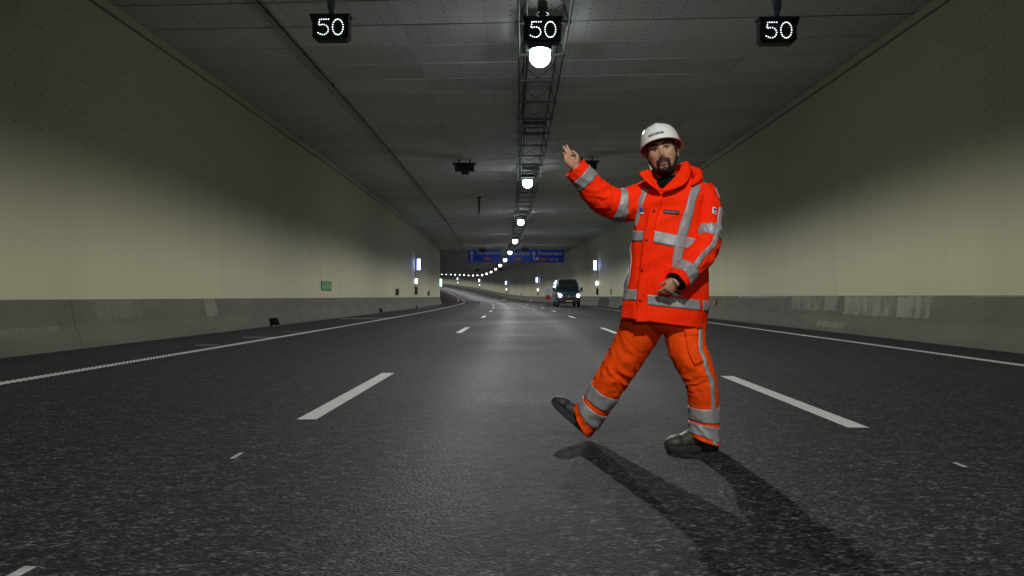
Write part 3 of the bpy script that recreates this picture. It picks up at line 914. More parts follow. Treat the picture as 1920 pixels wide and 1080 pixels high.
def make_van(loc, rz):
    root = empty('delivery_van', loc, rz)
    tag(root, 'dark blue van with headlights on, parked by the right wall', 'van')
    # body: rings from the nose (y=0) back; each ring (y, half width low, half width waist, half width top, z bottom, z waist, z top)
    st = [(0.00, 0.72, 0.74, 0.66, 0.42, 0.70, 0.92), (0.06, 0.88, 0.90, 0.82, 0.34, 0.78, 1.02), (0.25, 0.95, 0.96, 0.88, 0.32, 0.86, 1.10),
          (0.60, 0.98, 0.99, 0.92, 0.32, 1.00, 1.20), (0.92, 0.99, 1.00, 0.93, 0.32, 1.12, 1.30), (1.30, 0.99, 1.00, 0.86, 0.32, 1.20, 1.86),
          (1.58, 0.99, 1.00, 0.80, 0.32, 1.20, 2.22), (1.78, 0.99, 1.00, 0.82, 0.32, 1.20, 2.31), (2.4, 0.99, 1.00, 0.84, 0.32, 1.20, 2.34),
          (4.0, 0.99, 1.00, 0.84, 0.34, 1.20, 2.34), (5.5, 0.99, 1.00, 0.84, 0.36, 1.20, 2.32), (5.75, 0.96, 0.97, 0.80, 0.40, 1.20, 2.26)]
    rings = []
    for y, wl, ww, wt, zb, zw, zt in st:
        half = [(0.0, zb), (wl - 0.10, zb), (wl, zb + 0.10), (ww, zw), (ww * 0.35 + wt * 0.65, zw + (zt - zw) * 0.62), (wt, zt - 0.10), (wt - 0.12, zt), (0.0, zt + 0.025)]
        rings.append([(x, y, z) for x, z in half] + [(-x, y, z) for x, z in half[-2:0:-1]])
    MB().loft(rings).build('body', M['van_blue'], root, False)
    # windscreen: follows the slope between the rings, a little proud
    def slope(y):
        for a, b in zip(st, st[1:]):
            if a[0] <= y <= b[0]:
                t = (y - a[0]) / (b[0] - a[0])
                return [a[i] + (b[i] - a[i]) * t for i in range(7)]
    vs = []
    ys = [0.97, 1.1, 1.25, 1.4, 1.56]
    for y in ys:
        q = slope(y)
        for j in range(-4, 5):
            x = (q[3] - 0.10) * j / 4
            vs.append((x, y - 0.02, q[6] + 0.022 - 0.02 * (abs(j) / 4) ** 2))
    MB().add(vs, [[i * 9 + j, i * 9 + j + 1, (i + 1) * 9 + j + 1, (i + 1) * 9 + j] for i in range(4) for j in range(8)]).build('windscreen', M['glass'], root, True)
    MB().bar((-0.7, 0.95, 1.335), (0.02, 1.05, 1.47), 0.012).build('wiper', M['plastic'], root)
    MB().bar((0.1, 0.95, 1.335), (0.65, 1.04, 1.45), 0.012).build('wiper', M['plastic'], root)
    for s in (-1, 1):
        MB().add([(s * 1.006, 1.25, 1.24), (s * 1.006, 2.15, 1.24), (s * 0.885, 2.15, 2.02), (s * 0.905, 1.62, 2.02), (s * 0.985, 1.28, 1.42)], [[0, 1, 2, 3, 4]]).build('side_window', M['glass'], root)
        d_ = MB().add([(s * 1.008, 1.15, 0.45), (s * 1.008, 2.22, 0.45), (s * 1.014, 2.22, 1.2), (s * 1.012, 1.15, 1.2)], [[0, 1, 2, 3]]).build('door', M['van_side'], root)
        MB().box((s * 1.02, 2.05, 1.05), (0.015, 0.09, 0.02), None, 0.005).build('handle', M['plastic'], d_)
        MB().add([(s * 1.008, 2.26, 0.45), (s * 1.008, 5.4, 0.45), (s * 1.014, 5.4, 1.18), (s * 1.014, 2.26, 1.18)], [[0, 1, 2, 3]]).build('side_panel', M['van_side'], root)
        m = MB().box((s * 1.16, 1.30, 1.45), (0.10, 0.07, 0.17), None, 0.03); m.bar((s * 0.97, 1.30, 1.36), (s * 1.10, 1.30, 1.40), 0.025)
        m.build('mirror', M['plastic'], root)
        h_ = MB().box((s * 0.74, 0.13, 0.93), (0.15, 0.14, 0.115), Euler((0, 0, s * rad(24))), 0.05).build('headlight', M['plastic'], root)
        MB().lathe([(0.0, -0.05), (0.08, -0.035), (0.135, 0.0), (0.145, 0.03), (0.0, 0.03)], 16).build('bulb', M['head'], h_, True, loc=(s * 0.74, -0.02, 0.95), rot=(rad(-90), 0, 0)).rotation_euler = (rad(-90) + PI, 0, 0)
        for y in (1.02, 4.6):
            wroot = MB().lathe([(0.23, -0.11), (0.31, -0.11), (0.345, -0.075), (0.345, 0.075), (0.31, 0.11), (0.23, 0.11)], 24).build('wheel', M['rubber'], root, False, loc=(s * 0.87, y, 0.345), rot=(0, PI / 2, 0))
            MB().lathe([(0.0, 0.06), (0.10, 0.085), (0.22, 0.07), (0.235, 0.10), (0.235, -0.1), (0.0, -0.1)], 20).build('rim', M['bluegrey'], wroot)
    MB().box((0, 0.0, 0.86), (0.50, 0.055, 0.135), None, 0.03).build('grille', M['plastic'], root)
    for zz in (0.79, 0.86, 0.93):
        MB().box((0, -0.057, zz), (0.45, 0.008, 0.012), None, 0.003).build('grille_slat', M['bluegrey'], root)
    # round emblem with three points
    em_ = MB().lathe([(0.085, -0.01), (0.105, -0.01), (0.105, 0.01), (0.085, 0.01), (0.085, -0.01)], 20)
    for a in (90, 210, 330):
        em_.bar((0, 0, 0), (0.09 * math.cos(rad(a)), 0.09 * math.sin(rad(a)), 0), 0.014)
    em_.build('emblem', M['chrome'], root, False, loc=(0, -0.072, 0.88), rot=(PI / 2, 0, 0))
    MB().box((0, 0.02, 0.54), (0.90, 0.09, 0.17), None, 0.05).build('bumper', M['plastic'], root)
    MB().box((0, -0.075, 0.50), (0.26, 0.008, 0.055), None, 0.002).build('number_plate', pm('plate', (0.45, 0.40, 0.22), 0.5), root)
    hl = MB()
    for i in range(11):
        if i != 5:
            hl.box((-0.50 + 0.1 * i, 0.42 - 0.006 * abs(i - 5), 1.183), (0.036, 0.03, 0.002), Euler((rad(16), 0, 0)))
    l_ = hl.build('bonnet_lettering', pm('pale_lettering', (0.4, 0.5, 0.52), 0.5), root); l_['kind'] = 'stuff'
    MB().box((0.12, 1.9, 1.62), (0.10, 0.05, 0.13), None, 0.05).build('headrest', M['skin_van'], root)
    MB().box((-0.95, 1.45, 2.10), (0.03, 0.03, 0.09), None, 0.01).build('roof_marker', M['white_lamp'], root)
    return root
van = make_van((3.50, 57.6, 0.0), rad(1.8))
van.scale = (0.93, 0.95, 0.94)

# warning board behind the van
root = empty('marker_board', (2.05, 62.5, 0), rad(5))
tag(root, 'pale and red marker board standing behind the van, at its left', 'marker board')
MB().box((0, 0, 1.25), (0.28, 0.02, 0.28), None, 0.01).build('panel', M['cone_white'], root)
MB().box((0, 0, 0.75), (0.20, 0.02, 0.18), None, 0.01).build('red_panel', M['red'], root)
MB().bar((0, 0.03, 0.0), (0, 0.03, 1.3), 0.025).build('stem', M['dark'], root)
MB().box((0, 0.03, 0.04), (0.25, 0.18, 0.04), None, 0.01).build('foot', M['rubber'], root)

# ================================================================== the walking person
M['hivis'] = None
def cloth(name, col, col2, sheen=0.0):
    n = NT(name)
    o = n.coord('Object')
    f = n.noise(o, 5.0, 5, 0.6)
    wv = n.noise(n.mapping(o, (1, 1, 1)), 420.0, 2, 0.5)
    fold = n.noise(n.mapping(o, (7, 7, 5)), 3.0, 5, 0.62)
    crease = n.math('ABSOLUTE', n.math('SUBTRACT', n.noise(n.mapping(o, (9, 9, 7), (0, 0, 0), (0.4, 0.3, 0.5)), 2.2, 4, 0.6), 0.5))
    c = n.ramp(f, [(0.3, col2), (0.65, col)])
    dirt = n.noise(o, 13.0, 6, 0.7)
    c = n.mix(n.math('MULTIPLY', n.ramp(dirt, [(0.55, (0, 0, 0)), (0.8, (1, 1, 1))]), 0.28), c, tuple(x * 0.55 for x in col))
    n.set(col=c, rough=0.75, spec=0.08, normal=n.bump(fold, 0.42, 0.014, n.bump(crease, 0.35, 0.006, n.bump(wv, 0.2, 0.001))))
    return n.m
M['hivis'] = cloth('hivis_red_orange', (0.95, 0.030, 0.002), (0.86, 0.020, 0.002))
M['hivis2'] = cloth('hivis_orange', (0.88, 0.076, 0.003), (0.78, 0.058, 0.003))
M['reflect'] = pm('reflective_tape', (0.265, 0.265, 0.268), 0.5, 0.15, 0.10, 14, bump=0.15, bs=160, bd=0.002)
M['zip'] = pm('black_zip', (0.012, 0.012, 0.012), 0.5, 0.1, 0.2, 40)
M['shirt'] = pm('black_shirt', (0.006, 0.006, 0.007), 0.9, 0, 0.3, 30, spec=0.05)
M['leather'] = pm('boot_leather', (0.036, 0.034, 0.026), 0.6, 0, 0.25, 18, bump=0.3, bs=70)
M['leather2'] = pm('boot_leather_dark', (0.028, 0.028, 0.027), 0.65, 0, 0.25, 18, bump=0.3, bs=70)
M['helmet'] = pm('helmet_plastic', (0.66, 0.66, 0.63), 0.22, 0, 0.03, 6, coat=0.3)
M['ink'] = pm('black_ink', (0.01, 0.01, 0.01), 0.5)
M['hair'] = pm('dark_hair', (0.012, 0.008, 0.006), 0.6, 0, 0.4, 90, bump=0.5, bs=160)
M['lips'] = pm('lips', (0.30, 0.11, 0.09), 0.5, 0, 0.1, 60)
M['eye'] = pm('eye_white', (0.30, 0.27, 0.24), 0.25, 0, 0.05, 60)
M['iris'] = pm('iris', (0.02, 0.012, 0.008), 0.2, 0, 0.2, 60)
M['tag_blue'] = pm('tag_blue', (0.05, 0.07, 0.30), 0.5, 0, 0.1, 40)
n_ = NT('skin')
o_ = n_.coord('Object')
M['skin'] = n_.set(col=n_.ramp(n_.noise(o_, 22, 4), [(0.3, (0.36, 0.19, 0.115)), (0.7, (0.45, 0.255, 0.16))]), rough=0.5, spec=0.4, normal=n_.bump(n_.noise(o_, 240, 3), 0.12, 0.001))

PX, PY = 0.911, 4.04
KK = PY / 1414.0
person = None
def fig(u, v, y=0.0):
    """drafting grid of the figure (2.9 mm per unit at the standing foot) -> metres from the standing foot"""
    d = PY + y
    return Vector(((u - 981.0) * d / 1414.0 - PX, y, CAM_H + (556.0 - v) * d / 1414.0))

def cr(p, s):
    """Catmull-Rom through a list of equal-length tuples, s in control-point units"""
    n = len(p)
    s = min(max(s, 0.0), n - 1.0)
    i = min(int(s), n - 2); t = s - i
    a, b, c, d = p[max(i - 1, 0)], p[i], p[i + 1], p[min(i + 2, n - 1)]
    return [0.5 * (2 * b[k] + (c[k] - a[k]) * t + (2 * a[k] - 5 * b[k] + 4 * c[k] - d[k]) * t * t + (3 * b[k] - a[k] - 3 * c[k] + d[k]) * t ** 3) for k in range(len(b))]

def ridge(x, y, z):
    return 1.0 - 2.0 * abs(noise.noise(Vector((x, y, z))))

class Limb:
    """tube of cloth: points (u, v, depth, radius in grid units, depth ratio, slant)"""
    def __init__(s, pts, seed, amp, freq=1.9):
        s.p = []
        for (u, v, y, r, ra, sh) in pts:
            f = fig(u, v, y)
            s.p.append((f.x, f.y, f.z, r * KK * (PY + y) / PY, ra, sh * KK))
        s.seed, s.amp, s.freq = seed, amp, freq
        s.n = len(pts)
    def frame(s, k):
        c = cr(s.p, k)
        a, b = cr(s.p, k - 0.05), cr(s.p, k + 0.05)
        t = (Vector(b[:3]) - Vector(a[:3])).normalized()
        Y = Vector((0, 1, 0))
        bb = (Y - t * t.dot(Y)).normalized()
        aa = t.cross(bb).normalized()
        return Vector(c[:3]), t, aa, bb, c[3], c[4], c[5]
    def __call__(s, k, th, off=0.0):
        c, t, aa, bb, r, ra, sh = s.frame(k)
        am = s.amp(k) if callable(s.amp) else s.amp
        f = s.freq
        ct, st = math.cos(th), math.sin(th)
        q = noise.noise(Vector((ct * 0.9, st * 0.9, k * 0.7 + s.seed * 5)))
        zz = k * f * 0.8 + 0.9 * math.sin(th + s.seed + k * 0.35) + 1.1 * q
        dd = am * (ridge(0.9 * ct, 0.9 * st, zz + s.seed * 7.1) - 0.55)
        dd += am * 0.5 * (ridge(1.7 * ct + 0.8 * k, 1.7 * st - 0.6 * k, zz * 1.3 + s.seed * 3.3) - 0.5)
        dd += am * 0.5 * noise.noise(Vector((1.6 * ct, 1.6 * st, k * 1.1 + s.seed)))
        dd += am * 0.15 * noise.noise(Vector((5 * ct, 5 * st, k * 6 + s.seed)))
        rr = r + dd + off
        return c + aa * (math.cos(th) * rr) + bb * (math.sin(th) * (r * ra + dd + off)) + t * (sh * math.cos(th))

def grid(fn, ns, nt, wrap=False):
    vs = [fn(i / ns, j / nt) for i in range(ns + 1) for j in range(nt if wrap else nt + 1)]
    k = nt if wrap else nt + 1
    fs = [[i * k + j, i * k + (j + 1) % k, (i + 1) * k + (j + 1) % k, (i + 1) * k + j] for i in range(ns) for j in range(nt)]
    return vs, fs

def shell(name, fn, ns, nt, mat, parent, h=0.004, wrap=False, sink=0.004):
    """a patch lying on a cloth surface: fn(a, b, off); raised by h with edges going down to the cloth"""
    A = 1.0 / ns
    def g(a, b, off): return fn(min(max(a, 0), 1), min(max(b, 0), 1) if not wrap else b, off)
    rows = [(0.0, -sink)] + [(i / ns, h) for i in range(ns + 1)] + [(1.0, -sink)]
    vs, fs = [], []
    cols = [(j / nt, None) for j in range(nt)] if wrap else [(0.0, -sink)] + [(j / nt, None) for j in range(nt + 1)] + [(1.0, -sink)]
    for a, oa in rows:
        for b, obb in cols:
            vs.append(g(a, b, oa if obb is None else min(oa, obb)))
    k = len(cols)
    for i in range(len(rows) - 1):
        for j in range(k if wrap else k - 1):
            fs.append([i * k + j, i * k + (j + 1) % k, (i + 1) * k + (j + 1) % k, (i + 1) * k + j])
    o = MB().add(vs, fs).build(name, mat, parent, True)
    return o

def ringband(name, limb, s0, s1, parent, mat=None, h=0.0035, wob=0.0):
    def fn(a, b, off):
        th = 2 * PI * b
        return limb(s0 + (s1 - s0) * a + wob * math.sin(th + 1.0), th, off)
    return shell(name, fn, 8, 56, mat or M['reflect'], parent, h, True)

def limb_mesh(name, limb, s0, s1, parent, mat, ns=90, nt=60, tuck=0.012):
    vs, fs = grid(lambda a, b: limb(s0 + (s1 - s0) * a, 2 * PI * b), ns, nt, True)
    k = nt
    m = len(vs)
    # turned-in end so that the cloth has a thickness at the opening
    for off, ds in ((-0.004, 0.0), (-tuck, -0.35)):
        vs += [limb(s1 + ds, 2 * PI * j / nt, off - 0.002) for j in range(nt)]
    last = ns * k
    for q in range(2):
        base = last if q == 0 else m
        nxt = m if q == 0 else m + nt
        fs += [[base + j, base + (j + 1) % nt, nxt + (j + 1) % nt, nxt + j] for j in range(nt)]
    return vs, fs

# ---------------------------------------------------------------- torso of the jacket
TR = [  # level, left, right, depth half, depth centre, power, front dip
    (331, 1226, 1284, 0.100, 0.055, 2.0, 23), (335, 1216, 1298, 0.112, 0.055, 2.0, 21), (340, 1206, 1314, 0.122, 0.052, 2.1, 18),
    (347, 1196, 1328, 0.130, 0.050, 2.2, 14), (358, 1189, 1335, 0.137, 0.048, 2.3, 9), (375, 1186, 1335, 0.143, 0.046, 2.4, 4), (400, 1186, 1331, 0.148, 0.045, 2.4, 0),
    (430, 1187, 1327, 0.150, 0.045, 2.4, 0), (470, 1184, 1325, 0.150, 0.045, 2.4, 0), (510, 1178, 1326, 0.152, 0.045, 2.4, 0),
    (550, 1171, 1327, 0.155, 0.045, 2.4, 0), (585, 1165, 1325, 0.158, 0.045, 2.4, 0), (606, 1162, 1323, 0.160, 0.045, 2.4, 0)]
TRP = [tuple(float(x) for x in r) for r in TR]
def lvl(p):
    for i in range(len(TR) - 1):
        if TR[i][0] <= p <= TR[i + 1][0]:
            return i + (p - TR[i][0]) / (TR[i + 1][0] - TR[i][0])
    return 0.0 if p < TR[0][0] else len(TR) - 1.0
def torso(p, th, off=0.0):
    k = lvl(p)
    _, L, R, hdp, yc, n, dip = cr(TRP, k)
    uc, wd = (L + R) / 2, (R - L) / 2
    c, s = math.cos(th), math.sin(th)
    ex = 2.0 / n
    cxx = math.copysign(abs(c) ** ex, c); syy = math.copysign(abs(s) ** ex, s)
    tilt = 11.0 * max(0.0, min(1.0, (p - 440) / 160.0)) ** 1.2
    v = p + tilt * cxx + dip * max(0.0, -s) ** 2 - dip * 0.35 * max(0.0, s)
    # folds of the heavy coat
    am = 0.0125 * min(1.0, max(0.0, (p - 345) / 40.0)) + 0.002
    zz = p / 70.0 + 1.3 * cxx * 0.8
    dd = am * (ridge(cxx * 1.9 + 2.0 + 0.004 * p, syy * 1.2, p / 115.0 + 4.0) - 0.55)
    dd += am * 0.6 * (ridge(cxx * 1.1 + 0.013 * p, syy, p / 60.0 + 9.0) - 0.5)
    dd += am * 0.25 * noise.noise(Vector((cxx * 5, syy * 5, p / 22.0)))
    y = yc + (hdp + dd + off) * syy
    u = uc + (wd + (dd + off) / KK) * cxx
    return fig(u, v, y)
def torso_at(u, v, off=0.0):
    """point on the coat's front at drafting position (u, v)"""
    p = v
    for _ in range(6):
        k = lvl(p)
        _, L, R, hdp, yc, n, dip = cr(TRP, k)
        uc, wd = (L + R) / 2, (R - L) / 2
        x = max(-0.995, min(0.995, (u - uc) / wd))
        c = math.copysign(abs(x) ** (n / 2.0), x)
        th = -math.acos(c)
        tilt = 11.0 * max(0.0, min(1.0, (p - 440) / 160.0)) ** 1.2
        p = v - tilt * x - dip * max(0.0, -math.sin(th)) ** 2
    return torso(p, th, off)

def strip(name, path, parent, mat, h=0.0035, ns=40, nt=5):
    """path of (u, v, half width) on the coat's front"""
    def fn(a, b, off):
        u, v, hw = cr(path, a * (len(path) - 1))
        return torso_at(u + hw * (2 * b - 1), v, off)
    return shell(name, fn, ns, nt, mat, parent, h)

def build_person():
    global person
    # ----- joints and cloth tubes
    armR = Limb([(1216, 372, 0.05, 33, 1.0, 0), (1190, 381, 0.04, 33, 1.0, 0), (1164, 384, 0.03, 29.5, 1.0, 0), (1138, 377, 0.02, 28, 1.0, 0), (1116, 359, 0.0, 26, 1.0, 0), (1098, 337, -0.02, 23, 1.0, 0), (1078, 314, -0.04, 22, 1.0, 0)],
                2.3, lambda k: 0.006 + 0.006 * math.exp(-((k - 3.0) / 1.4) ** 2), 2.0)
    armL = Limb([(1312, 358, 0.05, 25, 1.35, 0), (1324, 386, 0.03, 26.5, 1.15, 0), (1325, 428, -0.01, 26, 1.05, 0), (1320, 462, -0.06, 26.5, 1.0, 0), (1303, 489, -0.12, 24.5, 1.0, 0), (1285, 511, -0.165, 22.5, 1.0, 0), (1267, 529, -0.20, 22.5, 1.0, 0)],
                5.1, lambda k: 0.006 + 0.006 * math.exp(-((k - 3.0) / 1.3) ** 2), 2.0)
    legL = Limb([(1277, 592, 0.05, 42, 0.85, 0), (1283, 625, 0.03, 38, 0.92, 0), (1289, 658, 0.0, 35, 1.0, 0), (1304, 690, -0.02, 31.5, 1.1, 0), (1313, 716, -0.02, 29, 1.1, 0), (1317, 752, -0.01, 27, 1.1, 0), (1318, 790, 0.0, 27.5, 1.1, 4), (1318, 824, 0.0, 29, 1.1, 10)],
                8.7, lambda k: 0.005 + 0.006 * math.exp(-((k - 3.2) / 1.1) ** 2) + 0.004 * math.exp(-((k - 6.6) / 0.6) ** 2), 2.3)
    legR = Limb([(1207, 592, 0.10, 42, 0.9, 0), (1197, 622, 0.11, 39, 1.0, 0), (1181, 653, 0.13, 35, 1.0, 0), (1163, 684, 0.15, 32, 1.0, 0), (1149, 706, 0.17, 30.5, 1.0, 0), (1132, 735, 0.20, 28.5, 1.0, 0), (1114, 764, 0.235, 28, 1.0, 2), (1091, 790, 0.265, 30, 1.0, 12)],
                3.9, lambda k: 0.005 + 0.007 * math.exp(-((k - 3.6) / 1.2) ** 2) + 0.004 * math.exp(-((k - 6.6) / 0.6) ** 2), 2.3)

    # ----- head frame
    HC = fig(1241.5, 291, 0.0)
    HM = Matrix.Translation(HC) @ Matrix.Rotation(rad(-13), 4, 'Z') @ Matrix.Rotation(rad(-11), 4, 'Y') @ Matrix.Rotation(rad(-5), 4, 'X')
    A_, B_, C_ = 0.0765, 0.096, 0.119
    bumps = [((0, -.096, .006), (.010, .02, .016), (0, -.007, 0)), ((0, -.099, -.014), (.0095, .02, .014), (0, -.014, 0)), ((0, -.10, -.029), (.0105, .02, .010), (0, -.021, 0)),
             ((.013, -.095, -.034), (.008, .02, .008), (0, -.009, 0)), ((-.013, -.095, -.034), (.008, .02, .008), (0, -.009, 0)),
             ((.032, -.085, .012), (.015, .03, .011), (0, .012, 0)), ((-.032, -.085, .012), (.015, .03, .011), (0, .012, 0)),
             ((.028, -.09, .033), (.022, .03, .009), (0, -.006, 0)), ((-.028, -.09, .033), (.022, .03, .009), (0, -.006, 0)),
             ((.047, -.07, -.016), (.018, .03, .018), (.002, -.004, 0)), ((-.047, -.07, -.016), (.018, .03, .018), (-.002, -.004, 0)),
             ((0, -.09, -.064), (.022, .03, .012), (0, -.007, 0)), ((0, -.09, -.0645), (.020, .03, .0025), (0, .005, 0)), ((0, -.088, -.08), (.016, .03, .007), (0, .004, 0)),
             ((0, -.075, -.104), (.022, .04, .018), (0, -.014, -.004)), ((.05, -.02, -.085), (.03, .05, .03), (.006, -.004, -.004)), ((-.05, -.02, -.085), (.03, .05, .03), (-.006, -.004, -.004))]
    def head(lon, lat, off=0.0):
        """lon 0 = face, lat -pi/2 chin side .. pi/2 crown"""
        x, y, z = math.sin(lon) * math.cos(lat), -math.cos(lon) * math.cos(lat), math.sin(lat)
        zz = C_ * z
        wsc = 1.0 - (0.24 * max(0.0, -z) ** 1.6)
        p = Vector((A_ * x * wsc, B_ * y * (1.0 if y > 0 else (1 - 0.10 * max(0, -z) ** 2)) , zz))
        if y > 0 and z < 0:
            p.y *= 1 - 0.45 * (-z) ** 1.5
        if y < 0:   # flatter face
            p.y = -B_ * (abs(p.y) / B_) ** 0.86
        for c, sg, vec in bumps:
            e = sum(((p[i] - c[i]) / sg[i]) ** 2 for i in range(3))
            if e < 9:
                p += Vector(vec) * math.exp(-e)
        if off:
            p += Vector((p.x / A_, p.y / B_, p.z / C_)).normalized() * off
        return p
    # ----- body: one continuous skin
    mb = MB()
    vs, fs = grid(lambda a, b: HM @ head(2 * PI * b, (a - 0.5) * PI * 0.998), 110, 150, True)
    fs += [list(range(150))[::-1], list(range(110 * 150, 111 * 150))]
    mb.add(vs, fs)
    for s in (-1, 1):      # ears
        ring = []
        for i in range(9):
            t = -1 + 2 * i / 8
            rz = 0.032 * t
            w_ = math.sqrt(max(0.02, 1 - t * t))
            ring.append([HM @ Vector((s * (0.074 + 0.010 * w_ * math.cos(2 * PI * j / 10)) + s * 0.004, 0.012 + 0.017 * w_ * math.sin(2 * PI * j / 10) + 0.008 * t, rz + 0.002)) for j in range(10)])
        mb.loft(ring)
    def tubeu(pts):
        mb.tube([fig(*p[:3]) for p in pts], [p[3] for p in pts], 16)
    tubeu([(1243, 296, 0.035, 0.050), (1244, 318, 0.035, 0.056), (1250, 336, 0.045, 0.058), (1254, 352, 0.05, 0.075), (1257, 375, 0.05, 0.10), (1256, 430, 0.05, 0.12), (1250, 500, 0.05, 0.12), (1246, 580, 0.05, 0.125), (1244, 612, 0.05, 0.10)])
    tubeu([(1250, 365, 0.05, 0.07), (1212, 372, 0.05, 0.055), (1164, 384, 0.03, 0.045), (1126, 369, 0.01, 0.038), (1098, 337, -0.02, 0.032), (1079, 313, -0.04, 0.027), (1075, 307, -0.043, 0.027)])
    tubeu([(1262, 362, 0.05, 0.07), (1312, 366, 0.05, 0.05), (1325, 425, 0.0, 0.045), (1320, 462, -0.06, 0.038), (1290, 505, -0.155, 0.032), (1268, 528, -0.20, 0.027), (1262, 532, -0.205, 0.027)])
    for L in (legL, legR):
        pts = [L.frame(k)[0] for k in (0, 1, 2, 3, 4, 5, 6, 7)]
        mb.tube(pts, [0.085, 0.08, 0.07, 0.055, 0.05, 0.05, 0.042, 0.038], 16)
    tubeu([(1246, 575, 0.05, 0.12), (1279, 600, 0.0, 0.09)]); tubeu([(1246, 575, 0.05, 0.12), (1207, 598, 0.10, 0.09)])
    # hands
    def hand(wrist, f, n, side, curls, thumb, S=1.0):
        """f finger direction, n palm normal, side = unit vector towards the thumb"""
        f = f.normalized(); n = (n - f * n.dot(f)).normalized(); l = f.cross(n)
        if l.dot(side) < 0: l = -l
        rings = []
        for t, w_, th in ((-0.02, 0.026, 0.020), (0.0, 0.028, 0.020), (0.03, 0.037, 0.020), (0.06, 0.042, 0.017), (0.085, 0.041, 0.013), (0.094, 0.036, 0.009)):
            c = wrist + f * t * S
            rings.append([c + l * (w_ * S * math.cos(2 * PI * j / 16)) + n * (th * S * math.sin(2 * PI * j / 16)) for j in range(16)])
        mb.loft(rings)
        for (o, L1, r), cu in zip(((0.029, 0.042, 0.0088), (0.0095, 0.046, 0.0092), (-0.010, 0.042, 0.0088), (-0.028, 0.034, 0.0078)), curls):
            p = wrist + f * 0.082 * S + l * o * S
            pts, rr = [p], [r * S * 1.05]
            ang = 0.0
            d = f + l * o * 0.4
            for i, ln in enumerate((L1, L1 * 0.62, L1 * 0.5)):
                ang += cu[i]
                dr = (d.normalized() * math.cos(ang) + n * math.sin(ang)).normalized()
                q = pts[-1] + dr * ln * S
                pts += [pts[-1].lerp(q, 0.5), q]; rr += [r * S * (0.98 - 0.06 * i), r * S * (0.94 - 0.07 * i)]
            pts.append(pts[-1] + dr * 0.004 * S); rr.append(r * 0.5 * S)
            mb.tube(pts, rr, 12)
        p0 = wrist + f * 0.018 * S + l * 0.024 * S + n * 0.006 * S
        pts = [p0]
        for a, bl, c, ln in thumb:
            pts.append(pts[-1] + (f * a + l * bl + n * c).normalized() * ln * S)
        mb.tube(pts, [0.0135 * S, 0.0115 * S, 0.0098 * S, 0.0085 * S][:len(pts)], 12)
    hand(fig(1079, 311, -0.04), Vector((-0.50, 0.55, 0.80)), Vector((-0.10, -1, 0.35)), Vector((1, 0, 0.3)),
         ((0.14, 0.18, 0.12), (0.10, 0.15, 0.1), (0.55, 0.8, 0.5), (0.8, 0.95, 0.6)),
         ((0.7, 0.5, 0.45, 0.040), (0.8, -0.25, 0.6, 0.030), (0.6, -0.6, 0.5, 0.022)), 0.82)
    hand(fig(1268, 524, -0.20), Vector((-0.60, 0.10, -0.80)), Vector((-0.3, 0.9, 0.1)), Vector((-0.8, -0.3, 0.6)),
         ((0.5, 0.6, 0.4), (0.55, 0.7, 0.4), (0.6, 0.8, 0.5), (0.7, 0.8, 0.5)),
         ((0.8, 0.4, 0.3, 0.038), (0.9, 0.1, 0.5, 0.028), (0.8, 0.0, 0.6, 0.022)), 0.80)
    raw = mb.mesh('body', M['skin'])
    tmp = bpy.data.objects.new('body', raw); C.objects.link(tmp)
    rm = tmp.modifiers.new('r', 'REMESH'); rm.mode = 'VOXEL'; rm.voxel_size = 0.0036; rm.use_smooth_shade = True
    sm = tmp.modifiers.new('s', 'SMOOTH'); sm.iterations = 2; sm.factor = 0.4
    dg = bpy.context.evaluated_depsgraph_get()
    me = bpy.data.meshes.new_from_object(tmp.evaluated_get(dg))
    bpy.data.objects.remove(tmp)
    me.polygons.foreach_set('use_smooth', [True] * len(me.polygons))
    person = bpy.data.objects.new('person', me); C.objects.link(person)
    if not me.materials: me.materials.append(M['skin'])
    person.location = (PX, PY, 0)
    tag(person, 'striding person in orange high visibility clothes and white helmet, raising one arm', 'person')

    # ----- face pieces that sit on the head surface
    def face_patch(name, keep, off, mat, step=1.2, lon0=-180, lon1=180, lat0=-85, lat1=60, smooth=True):
        n1, n2 = int((lat1 - lat0) / step), int((lon1 - lon0) / step)
        vs, fs, idx = [], [], {}
        def vid(i, j):
            if (i, j) not in idx:
                lat, lon = rad(lat0 + i * step), rad(lon0 + j * step)
                nn = noise.noise(Vector((i * 0.5, j * 0.5, 3.0)))
                idx[(i, j)] = len(vs); vs.append(HM @ head(lon, lat, off * (1 + 0.35 * nn)))
            return idx[(i, j)]
        for i in range(n1):
            for j in range(n2):
                p = head(rad(lon0 + (j + .5) * step), rad(lat0 + (i + .5) * step))
                if keep(p):
                    fs.append([vid(i, j), vid(i, j + 1), vid(i + 1, j + 1), vid(i + 1, j)])
        me = bpy.data.meshes.new(name); me.from_pydata([tuple(v) for v in vs], [], fs)
        me.polygons.foreach_set('use_smooth', [smooth] * len(me.polygons))
        o = link(name, me, mat, person)
        so = o.modifiers.new('thick', 'SOLIDIFY'); so.thickness = off * 0.9; so.offset = -1
        return o
    jit = lambda p, a: a * noise.noise(p * 160.0)
    def beard(p):
        x, z = abs(p.x), p.z
        if p.y > 0.012 or z > 0.012: return False
        zz = z + jit(p, 0.006)
        if (p.x / 0.021) ** 2 + ((z + 0.066) / 0.0085) ** 2 < 1: return False          # mouth
        if x < 0.032 and -0.058 < zz < -0.042 + 0.12 * 0 - 0.10 * max(0, x - 0.012) and p.y < -0.06: return True   # moustache
        if 0.022 < x < 0.034 and -0.085 < zz < -0.05 and p.y < -0.05: return True
        if x < 0.006 and -0.09 < zz < -0.079 and p.y < 0: return True
        top = -0.086 if x < 0.026 else -0.086 + ((x - 0.026) / 0.05) ** 2.0 * 0.085
        return zz < top
    face_patch('beard', beard, 0.0045, M['hair'], 1.0, lat0=-88, lat1=12)
